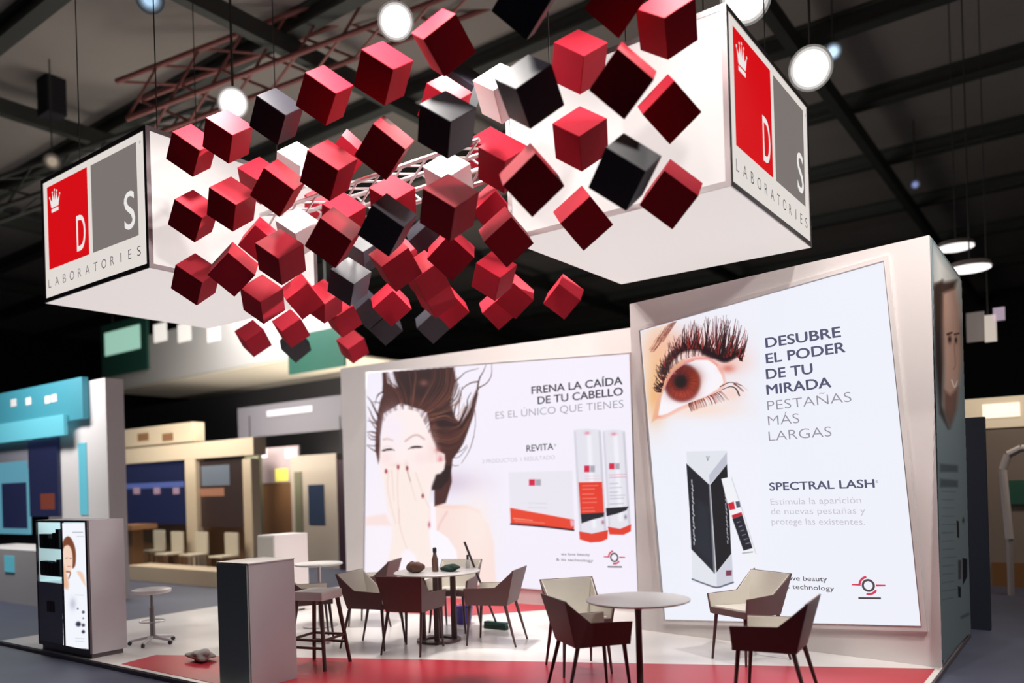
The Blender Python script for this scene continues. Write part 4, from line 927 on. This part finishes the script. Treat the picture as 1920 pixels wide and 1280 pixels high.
# broom
bh = Vector((-5.56, 7.22, 0)); hp = at(871, 1016, 8.75)
t = thing('broom', 'broom with green head and long dark handle behind the right-hand back chair', 'broom', tuple(bh))
wbuild(MB().box(bh.x - .15, bh.y - .035, .045, bh.x + .15, bh.y + .035, .085), 'head', mat('broom_green', (.012, .06, .045), .5), t, bevel=.01)
wbuild(MB().box(bh.x - .155, bh.y - .03, .002, bh.x + .155, bh.y + .03, .046), 'bristles', mat('bristle_dark', (.02, .045, .035), .9, bump=1, nscale=200), t)
wbuild(MB().tube(bh + Vector((0, 0, .08)), hp, .012, .013, 10), 'handle', mat('broom_handle', (.045, .022, .035), .4), t)

# ------------------------------------------------------------------ bar stool, counters, vending kiosk
t = thing('bar_stool', 'bar stool with white seat and brown wooden legs behind the dark-fronted counter', 'stool', (-5.93, 4.97, 0), .25)
MB().box(-.165, -.165, .625, .165, .165, .71).build('seat', mat('stool_seat_white', (.62, .57, .55), .5), t, bevel=.02)
wood = mat('stool_wood', (.085, .035, .032), .45)
ft = {}
for sx in (-1, 1):
    for sy in (-1, 1):
        a, b = Vector((sx * .13, sy * .13, .63)), Vector((sx * .205, sy * .205, 0)); ft[sx, sy] = (a, b); MB().tube(a, b, .021, .017, 10).build('leg', wood, t, smooth=True)
for k0, k1 in (((-1, -1), (1, -1)), ((1, -1), (1, 1)), ((1, 1), (-1, 1)), ((-1, 1), (-1, -1))):
    for hgt, nm in ((.27, 'footrest'), (.20, 'stretcher')):
        if nm == 'stretcher' and k0[1] != k1[1]: continue
        p0 = ft[k0][1] + (ft[k0][0] - ft[k0][1]) * (hgt / .63); p1 = ft[k1][1] + (ft[k1][0] - ft[k1][1]) * (hgt / .63); MB().tube(p0, p1, .013, n=8).build(nm, wood, t)
t = thing('swivel_stool', 'white swivel stool on a grey gas column beside the vending kiosk', 'stool', (-8.47, 4.78, 0))
MB().lathe([(.15, .555), (.20, .565), (.205, .60), (.17, .61), (.02, .60)], n=36).build('seat', white_lam, t, smooth=True)
MB().lathe([(.045, .06), (.028, .09), (.028, .40), (.018, .41), (.018, .555)], n=18).build('column', mat('gas_column', (.26, .24, .25), .35, metal=.7), t, smooth=True)
for k in range(5):
    a = 2 * math.pi * k / 5 + .3; c_, s_ = math.cos(a), math.sin(a)
    MB().tube((.03 * c_, .03 * s_, .075), (.24 * c_, .24 * s_, .045), .022, .014, 8).build('foot', alu, t); MB().tube((.235 * c_ - .012 * s_, .235 * s_ + .012 * c_, .022), (.235 * c_ + .012 * s_, .235 * s_ - .012 * c_, .022), .022, n=12).build('caster', cap_dark, t)
MB().path([(.13 * math.cos(a), .13 * math.sin(a), .25) for a in np.linspace(0, 2 * math.pi, 20)], .008, 6).build('foot_ring', alu, t)
lilac = mat('laminate_lilac', (.52, .465, .49), .45, noise=.03, nscale=3)
dkgreen = mat('front_green_black', (.34, .36, .33), .6)
t = thing('counter', 'chest-high counter with green-black front and lilac-grey side on the front edge', 'counter', (-5.92, 4.28, 0))
wbuild(MB().box(-6.13, 4.062, 0, -5.70, 4.53, 1.045), 'carcass', lilac, t, bevel=.004)
wbuild(MB().box(-6.125, 4.047, .004, -5.708, 4.061, 1.038), 'front_panel', dkgreen, t)
wbuild(MB().box(-6.135, 4.05, 1.0455, -5.695, 4.535, 1.053), 'top', white_lam, t)
p0 = at(492, 1003, 10.6); 
t = thing('cabinet', 'plain white cabinet rising behind the dark-fronted counter', 'cabinet', (-8.95, 6.95, 0))
wbuild(MB().box(-9.18, 6.70, .03, -8.82, 7.25, 1.055), 'carcass', mat('cabinet_white', (.78, .73, .72), .4), t, bevel=.004); wbuild(MB().box(-9.17, 6.686, .06, -8.83, 6.699, 1.03), 'door', mat('cabinet_door', (.60, .58, .52), .4), t)
wbuild(MB().box(-9.14, 6.74, 0.0, -8.86, 7.2, .03), 'plinth', alu_dark, t)

KX0, KX1, KY0, KY1, KH = -9.40, -8.255, 3.995, 4.375, 1.405
t = thing('vending_kiosk', 'grey vending kiosk with lit product niche and narrow poster at the far left', 'kiosk', (-8.83, 4.18, 0))
xm = -8.80                                                            # niche left of xm, poster right of it
mdk = mat('kiosk_dark_panel', (.40, .385, .46), .5)
b = MB(); b.box(KX0, KY1 - .02, .05, KX1, KY1, KH); b.box(KX1 - .02, KY0 + .02, .05, KX1, KY1 - .02, KH); b.box(KX0, KY0 + .02, .05, KX0 + .02, KY1 - .02, KH)
b.box(KX0 + .02, KY0 + .02, KH - .02, KX1 - .02, KY1 - .02, KH); b.box(KX0 + .02, KY0 + .02, .05, KX1 - .02, KY1 - .02, .07)
wbuild(b, 'carcass', lilac, t)
wbuild(MB().box(KX0 + .03, KY0 + .03, 0, KX1 - .03, KY1 - .03, .05), 'plinth', alu_dark, t)
NZ0, NZ1 = .735, 1.385
f = MB(); f.box(KX0 + .002, KY0, .052, KX1 - .002, KY0 + .018, .09); f.box(KX0 + .002, KY0, NZ1, KX1 - .002, KY0 + .018, KH - .002); f.box(xm - .02, KY0, .09, xm + .02, KY0 + .018, NZ1); f.box(KX1 - .04, KY0, .09, KX1 - .002, KY0 + .018, NZ1); f.box(KX0 + .002, KY0, .09, KX0 + .02, KY0 + .018, NZ1)
wbuild(f, 'front_frame', alu_dark, t)
wbuild(MB().box(KX0 + .02, KY0 + .004, .09, xm - .02, KY0 + .018, NZ0), 'lower_panel', mdk, t)
niche = mat('niche_glow', (.7, .8, .82), .5, emit=s2l((196, 222, 224)), estr=.55)  # niche walls glow in place of a light strip inside
n_ = MB(); n_.box(KX0 + .021, KY0 + .30, NZ0, xm - .02, KY0 + .31, NZ1); n_.box(KX0 + .021, KY0 + .02, NZ0, KX0 + .026, KY0 + .30, NZ1); n_.box(xm - .026, KY0 + .02, NZ0, xm - .02, KY0 + .30, NZ1)
n_.box(KX0 + .026, KY0 + .02, NZ0 - .006, xm - .026, KY0 + .30, NZ0); n_.box(KX0 + .026, KY0 + .02, NZ1 - .008, xm - .026, KY0 + .30, NZ1 - .002); wbuild(n_, 'niche', niche, t)
for z in (.80, 1.095): wbuild(MB().box(KX0 + .027, KY0 + .03, z, xm - .027, KY0 + .29, z + .012), 'shelf', mat('shelf_glass', (.30, .40, .42), .2), t)
sq = MB().box(-9.18, KY0 - .001, .42, -9.10, KY0 + .003, .535); wbuild(sq, 'logo_red_square', mat('sq_red', (.10, .008, .03), .4), t); wbuild(MB().box(-9.09, KY0 - .001, .42, -9.01, KY0 + .003, .535), 'logo_grey_square', mat('sq_black', (.012, .012, .02), .4), t)
wbuild(MB().box(xm + .021, KY0 + .004, .10, KX1 - .041, KY0 + .012, 1.375), 'poster_panel', emat('kiosk_sheet', (244, 246, 254), 1.0), t)
NK = Vector((0, -1, 0)); PK = Vector((0, KY0 + .004, 0))
P = Print(112, 976, 168, 1226, 0.45, 0.6, (244, 246, 254)); KK = lambda L: Z(L, 0, 950, 3.88)
P.poly(KK([(455, 265), (490, 215), (525, 240), (550, 320), (548, 420), (525, 440), (520, 330), (480, 290), (460, 360), (452, 420)]), (126, 72, 50), 1, 3, True)
P.poly(KK([(462, 300), (500, 280), (524, 330), (526, 430), (500, 480), (470, 470), (452, 400)]), (244, 214, 194), 1, 3, True); P.poly(KK([(450, 400), (480, 470), (500, 560), (490, 600), (455, 560)]), (232, 184, 152), 1, 5, True)
P.poly(KK([(560, 470), (600, 480), (625, 570), (610, 560), (580, 510)]), (240, 200, 172), .9, 4, True); P.stroke(KK([(486, 470), (512, 478), (500, 520)]), 3, 2, (150, 84, 60), .8, 2)
P.stroke(KK([(478, 372), (495, 370)]), 1.3, 1, (90, 60, 56), .8); P.stroke(KK([(508, 372), (520, 374)]), 1.3, 1, (90, 60, 56), .8); P.stroke(KK([(492, 432), (514, 432)]), 1.5, 1, (196, 110, 110), .8)
P.stroke(KK([(530, 185), (600, 185)]), 2.2, 2.2, (170, 172, 186), .7); P.stroke(KK([(560, 215), (605, 215)]), 1.6, 1.6, (190, 192, 204), .7)
P.blob(*KK([(530, 705)])[0], 6, 11, (196, 196, 214), .9)
for x, y, a, c in ((570, 852, 5, (30, 30, 48)), (606, 765, 3, (70, 70, 90)), (606, 860, 3.4, (60, 60, 84)), (606, 908, 3.4, (40, 40, 62)), (566, 740, 2, (120, 120, 140)), (606, 810, 2, (130, 130, 150))): P.blob(*KK([(x, y)])[0], a, a, c, .9, 0, 2)
for y in (640, 955, 975): P.stroke(KK([(550, y), (610, y + 3)]), 1.6, 1.6, (206, 208, 220), .8)
P.build('poster_print', print_e, t, PK, NK, .0015, [(115, 981), (159, 980), (166, 1216), (119, 1213)])
pk_a = mat('pack_black', (.016, .015, .022), .35); pk_b = mat('pack_plum', (.05, .016, .03), .35)
j = 0
for z, row in ((1.108, 'upper'), (.813, 'lower')):
    spots_ = [(-9.275, .065, .145), (-9.21, .065, .145), (-9.135, .065, .145), (-9.045, .06, .10 if row == 'upper' else .13), (-8.97, .065, .16 if row == 'upper' else .145), (-8.89, .075, .20 if row == 'upper' else .17)]
    words = ('leftmost', 'second from left', 'third from left', 'fourth from left', 'second from right', 'rightmost')
    for (x, w_, h_), wd_ in zip(spots_, words):
        b = MB().box(-w_ / 2, -.035, 0, w_ / 2, .035, h_).build('product_box', pk_a if j % 3 else pk_b, None, bevel=.002)
        b.location = (x - .060, KY0 + .058, z); tag(b, 'dark product box on the %s kiosk shelf, %s' % (row, wd_), 'box', 'product boxes in the vending kiosk'); j += 1
# ------------------------------------------------------------------ neighbouring stands (out of focus)
def xface(px0, px1, pt, pb, Y):
    pm = (pt + pb) / 2; n = (0, 1, 0); a = on_plane(px0, pm, (0, Y, 0), n); b = on_plane(px1, pm, (0, Y, 0), n); c = (px0 + px1) / 2
    return min(a.x, b.x), max(a.x, b.x), on_plane(c, pb, (0, Y, 0), n).z, on_plane(c, pt, (0, Y, 0), n).z
def slabx(mb, px0, px1, pt, pb, Y, th=.1, ground=False):
    x0, x1, z0, z1 = xface(px0, px1, pt, pb, Y); mb.box(x0, Y, HZ if ground else z0, x1, Y + th, z1); return (x0 + x1) / 2, z0, z1
def bm_(name, rgb, rough=.6, e=None, es=1.): return mat(name, rgb, rough, emit=e and s2l(e), estr=es)
b_white = bm_('stand_white', (.62, .58, .57), .6); b_teal = bm_('stand_teal', (.03, .16, .20), .5, (52, 120, 138), .6); b_teal2 = bm_('stand_teal_light', (.08, .28, .33), .5, (84, 168, 186), .6)
b_beige = bm_('stand_beige', (.56, .46, .34), .6); b_brown = bm_('stand_brown', (.22, .11, .05), .6); b_navy = bm_('screen_navy', (.01, .012, .03), .3, (22, 26, 52), .9)
b_black = bm_('stand_black', (.01, .01, .014), .7); b_green = bm_('sign_green', (.02, .10, .07), .6); b_mint = bm_('sign_mint', (.3, .6, .5), .6, (160, 206, 186), .8)
b_grey = bm_('banner_grey', (.2, .19, .22), .6); b_cream = bm_('sign_underside', (.6, .54, .44), .6); b_sky = bm_('screen_sky', (.03, .08, .1), .4, (96, 158, 180), .7)
b_purple = bm_('column_aubergine', (.04, .015, .03), .6); b_olive = bm_('column_olive', (.20, .20, .13), .6); b_pink = bm_('poster_pink', (.5, .4, .42), .5)
b_door = bm_('door_cream', (.55, .48, .40), .6); b_rust = bm_('poster_rust', (.06, .015, .01), .5, (112, 50, 36), .7)
# left teal stand
Y = 6.6
t = thing('exhibition_stand', 'blurred white stand with teal sign band at the left edge of the photo', 'stand', (-15, Y, HZ))
m = MB(); slabx(m, 90, 203, 718, 1110, Y, .3, True); wbuild(m, 'wall', b_white, t)
m = MB(); slabx(m, -60, 155, 728, 800, Y - .12, .10); wbuild(m, 'sign_band', b_teal, t)
m = MB(); slabx(m, -60, 120, 790, 826, Y - .20, .06); wbuild(m, 'sign_edge', b_teal2, t)
m = MB()
for k, x in enumerate((20, 48, 84, 96)): slabx(m, x, x + 10, 748 - k * 3, 762 - k * 3, Y - .128, .006)
wbuild(m, 'sign_letters', b_white, t)
m = MB(); slabx(m, 148, 163, 830, 965, Y - .012, .01); wbuild(m, 'teal_stripe', b_teal2, t)
m = MB(); slabx(m, -60, 56, 826, 880, Y - .05, .05); wbuild(m, 'fascia', b_grey, t)
m = MB(); slabx(m, 54, 108, 822, 968, Y - .06, .05); wbuild(m, 'dark_screen', b_navy, t)
m = MB(); slabx(m, 76, 102, 925, 955, Y - .066, .005); wbuild(m, 'screen_picture', b_rust, t)
m = MB(); slabx(m, -60, 52, 868, 1000, Y - .06, .05); wbuild(m, 'blue_screen', b_sky, t)
m = MB(); slabx(m, 4, 50, 905, 990, Y - .066, .005); wbuild(m, 'screen_shadow_picture', b_navy, t)
m = MB(); slabx(m, -60, 108, 1030, 1140, Y - .9, .8, True); t2 = thing('counter', 'blurred white counter with small teal mark at the left edge', 'counter', (-15, Y - .9, HZ)); wbuild(m, 'body', b_white, t2)
m = MB(); slabx(m, 8, 26, 1042, 1072, Y - .91, .01); wbuild(m, 'teal_mark', b_teal2, t2)
# beige stand with dark screens
Y = 9.6
t = thing('exhibition_stand', 'blurred beige stand with two dark screens left of the back wall', 'stand', (-17, Y, HZ))
m = MB(); slabx(m, 200, 475, 832, 862, Y, .3); wbuild(m, 'beam', b_beige, t)
m = MB(); slabx(m, 200, 360, 800, 834, Y + .2, .3); wbuild(m, 'fascia', b_beige, t)
for a in (200, 236, 284, 330):
    if a == 200: continue
    m = MB(); slabx(m, a - 26, a - 6, 812, 826, Y + .19, .01); wbuild(m, 'fascia_mark', b_brown, t)
for x0, x1 in ((195, 210), (350, 370), (458, 474)): m = MB(); slabx(m, x0, x1, 860, 1130, Y, .2, True); wbuild(m, 'column', b_beige, t)
m = MB(); slabx(m, 208, 351, 862, 982, Y + .1, .1); o = wbuild(m, 'screen', b_navy, t)
m = MB(); slabx(m, 215, 345, 905, 915, Y + .094, .005); wbuild(m, 'screen_glow', bm_('screen_blue', (.05, .07, .2), .4, (62, 74, 122), .9), t)
for x in (222, 256, 294, 330): m = MB(); slabx(m, x - 6, x + 6, 914, 926, Y + .088, .005); wbuild(m, 'screen_light', bm_('screen_pink', (.2, .15, .2), .4, (126, 98, 112), .9), t)
m = MB(); slabx(m, 369, 459, 862, 988, Y + .1, .1); o = wbuild(m, 'screen', bm_('screen_umber', (.02, .012, .01), .4, (38, 24, 22), .9), t)
m = MB(); slabx(m, 378, 430, 872, 910, Y + .094, .005); wbuild(m, 'screen_glow', bm_('screen_slate', (.1, .12, .14), .4, (66, 70, 82), .9), t)
m = MB(); slabx(m, 372, 420, 915, 930, Y + .094, .005); wbuild(m, 'screen_light', bm_('screen_amber', (.2, .1, .06), .4, (118, 76, 60), .9), t)
m = MB(); slabx(m, 200, 475, 980, 1130, Y + .5, .1, True); wbuild(m, 'back_panel', b_brown, t)
Yc = 8.4
t = thing('counter', 'long beige blurred counter front left of the dark-fronted counter', 'counter', (-13.5, Yc, HZ)); m = MB(); slabx(m, 240, 480, 1068, 1112, Yc, .5, True); wbuild(m, 'body', b_beige, t)
def bchair(lab, px, Yp, m_):
    c = on_plane(px, 1050, (0, Yp, 0), (0, 1, 0)); t = thing('dining_chair', lab, 'chair', (c.x, Yp, HZ), 0, 'beige chairs of the blurred stand')
    MB().box(-.22, -.2, .43, .22, .2, .47).build('seat', m_, t, bevel=.015); MB().box(-.22, .17, .47, .22, .21, .90).build('backrest', m_, t, bevel=.02)
    for sx in (-1, 1):
        for sy in (-1, 1): MB().tube((sx * .19, sy * .17, .43), (sx * .2, sy * .18, 0), .018, n=8).build('leg', b_brown, t)
for lab, px, Yp in (('leftmost pale blurred chair before the dark screens', 285, 9.55), ('second pale blurred chair from the left before the dark screens', 318, 9.25), ('pale blurred chair below the right end of the blue-black screen', 364, 9.3), ('rightmost pale blurred chair below the brown-black screen', 420, 9.25)): bchair(lab, px, Yp, b_cream)
c = on_plane(258, 1040, (0, 8.95, 0), (0, 1, 0)); t = thing('side_table', 'brown blurred table on a thick stem behind the beige counter', 'table', (c.x, 8.9, HZ))
MB().box(-.45, -.28, .98, .40, .28, 1.08).build('tabletop', b_brown, t); MB().box(-.12, -.12, 0, .12, .12, .98).build('stem', b_brown, t)
# white and green hanging sign
K_ = on_plane(330, 652, (0, 13.2, 0), (0, 1, 0)); x0, x1, z0, z1 = xface(192, 625, 596, 694, 13.2)
t = thing('hanging_sign', 'blurred white hanging box sign with green corner panels, left of the stand', 'hanging sign', ((x0 + x1) / 2, 13.2, z0))
wbuild(MB().box(x0, 13.2, z0, x1, 13.5, z1), 'fascia', bm_('sign_white', (.6, .57, .54), .6), t)
wbuild(MB().box(x0 + .1, 13.2, z0 - .06, x1 - .1, 16.4, z0 - .01), 'underside', b_cream, t)
m = MB(); slabx(m, 190, 276, 600, 700, 13.12, .06); wbuild(m, 'green_panel', b_green, t)
m = MB(); slabx(m, 540, 645, 620, 694, 13.12, .06); wbuild(m, 'green_panel', b_green, t)
m = MB(); slabx(m, 196, 262, 616, 660, 13.10, .015); wbuild(m, 'mint_lettering', b_mint, t)
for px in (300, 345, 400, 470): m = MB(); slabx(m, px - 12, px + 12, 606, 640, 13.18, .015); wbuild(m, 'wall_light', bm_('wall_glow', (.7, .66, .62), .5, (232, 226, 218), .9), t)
cb = MB()
for x in (x0 + .4, x1 - .4): cb.tube((x, 13.35, z1), (x, 13.35, 10.5), .02, n=6)
wbuild(cb, 'cable', beam_m, t)
# grey banner
t = thing('banner', 'blurred grey banner with pale lettering just left of the back wall', 'banner', (-15, 12.4, HZ)); m = MB(); s_ = slabx(m, 446, 650, 752, 812, 12.4, .08); wbuild(m, 'sheet', b_grey, t)
m = MB(); slabx(m, 500, 585, 765, 776, 12.39, .008); wbuild(m, 'lettering', bm_('banner_glow', (.5, .48, .52), .6, (178, 172, 186), .9), t)
m = MB()
for px in (470, 640): a = on_plane(px, 780, (0, 12.44, 0), (0, 1, 0)); m.tube((a.x, 12.44, a.z), (a.x, 12.44, HZ), .05, n=8)
wbuild(m, 'post', b_black, t)
# right part of the blurred left background
Y = 11.6
t = thing('exhibition_stand', 'blurred cream stand with pink posters and a narrow door left of the back wall', 'stand', (-15, Y, HZ))
m = MB(); slabx(m, 548, 634, 852, 1130, Y, .15, True); wbuild(m, 'wall', b_door, t)
m = MB(); slabx(m, 478, 560, 838, 905, Y + .3, .05); wbuild(m, 'pink_poster', b_pink, t)
m = MB(); slabx(m, 486, 548, 900, 1010, Y + .32, .05); wbuild(m, 'brown_poster', b_brown, t)
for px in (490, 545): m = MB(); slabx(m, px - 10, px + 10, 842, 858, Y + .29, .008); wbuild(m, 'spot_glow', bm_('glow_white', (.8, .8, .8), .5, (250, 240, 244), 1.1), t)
m = MB(); slabx(m, 516, 540, 878, 902, Y + .28, .008); wbuild(m, 'yellow_patch', bm_('patch_yellow', (.6, .5, .1), .5, (214, 206, 96), .9), t)
m = MB(); slabx(m, 578, 608, 908, 984, Y - .012, .01); wbuild(m, 'door_window', bm_('window_navy', (.02, .03, .05), .3, (30, 38, 54), .8), t)
m = MB(); slabx(m, 553, 566, 884, 1000, Y - .02, .018); wbuild(m, 'green_strip', b_olive, t)
m = MB(); slabx(m, 460, 486, 834, 1010, Y - .3, .1, True); wbuild(m, 'olive_column', b_olive, t)
m = MB(); slabx(m, 634, 652, 862, 1040, Y - .2, .15, True); tag(m.build('banner_column', b_purple), 'dark aubergine column right at the back wall\'s left edge', 'column')
# black drape board behind
m = MB(); slabx(m, 205, 650, 738, 842, 15.5, .1, True); tag(m.build('drape_panel', b_black), 'black blurred panel under the white and green hanging sign', 'panel')
# right-hand side
Y = 13.5
t = thing('exhibition_stand', 'blurred beige stand wall at the far right behind the tower', 'stand', (0, Y, HZ))
m = MB(); slabx(m, 1790, 2010, 742, 1110, Y, .2, True); wbuild(m, 'wall', bm_('stand_tan', (.24, .19, .16), .7), t)
m = MB(); slabx(m, 1790, 2010, 742, 800, Y - .02, .018); wbuild(m, 'wall_top_glow', bm_('stand_lit', (.5, .44, .36), .6, (178, 158, 130), .75), t)  # lamplight on the upper wall, put in as a glowing strip
m = MB(); slabx(m, 1842, 1912, 756, 782, Y - .04, .018); wbuild(m, 'wall_glow_core', bm_('stand_glow', (.7, .66, .6), .6, (250, 238, 214), 1.0), t)  # brighter middle of that lamplight, also put in as glow
m = MB(); slabx(m, 1860, 2010, 1056, 1110, Y - .03, .028); wbuild(m, 'orange_plinth', bm_('plinth_orange', (.20, .09, .03), .7), t)
m = MB(); slabx(m, 1888, 1930, 900, 945, Y - .05, .045); wbuild(m, 'dark_picture', b_green, t)
Y = 12.6; t = thing('arch_frame', 'blurred white arch frame at the right edge of the photo', 'frame', (.5, Y, HZ)); m = MB()
pts = [on_plane(px, py, (0, Y, 0), (0, 1, 0)) for px, py in ((1893, 1010), (1885, 930), (1880, 880), (1890, 852), (1915, 840), (1960, 842))]; m.path(pts, .05, 10); wbuild(m, 'arch', bm_('arch_white', (.6, .55, .55), .6), t)
m = MB().tube(pts[0], (pts[0].x, Y, HZ), .04, n=10); wbuild(m, 'foot', bm_('arch_foot', (.4, .36, .36), .6), t)
m = MB(); slabx(m, 1806, 1851, 782, 1134, 9.75, .1, True); tag(m.build('dark_board', bm_('board_navy', (.018, .022, .038), .5)), 'dark navy board standing behind the tower\'s right flank', 'board')
p = at(1850, 620, 14); t = thing('hanging_sign', 'blurred pale L-shaped sign hanging in the dark right of the tower', 'hanging sign', tuple(p))
m = MB(); slabx(m, 1846, 1868, 590, 640, p.y, .06); wbuild(m, 'upright', bm_('pale_sign', (.6, .56, .52), .6, (186, 176, 166), .8), t); m = MB(); slabx(m, 1862, 1884, 576, 600, p.y, .06); wbuild(m, 'arm', bm_('lilac_sign', (.5, .42, .5), .6, (150, 134, 152), .8), t)
m = MB(); slabx(m, 1812, 1846, 585, 640, p.y + .1, .06); wbuild(m, 'side_leaf', bm_('dim_sign', (.2, .18, .17), .6, (86, 78, 76), .8), t)
wbuild(MB().tube((p.x + .02, p.y + .03, p.z + .2), (p.x + .02, p.y + .03, 10.45), .01, n=6), 'cord', beam_m, t)
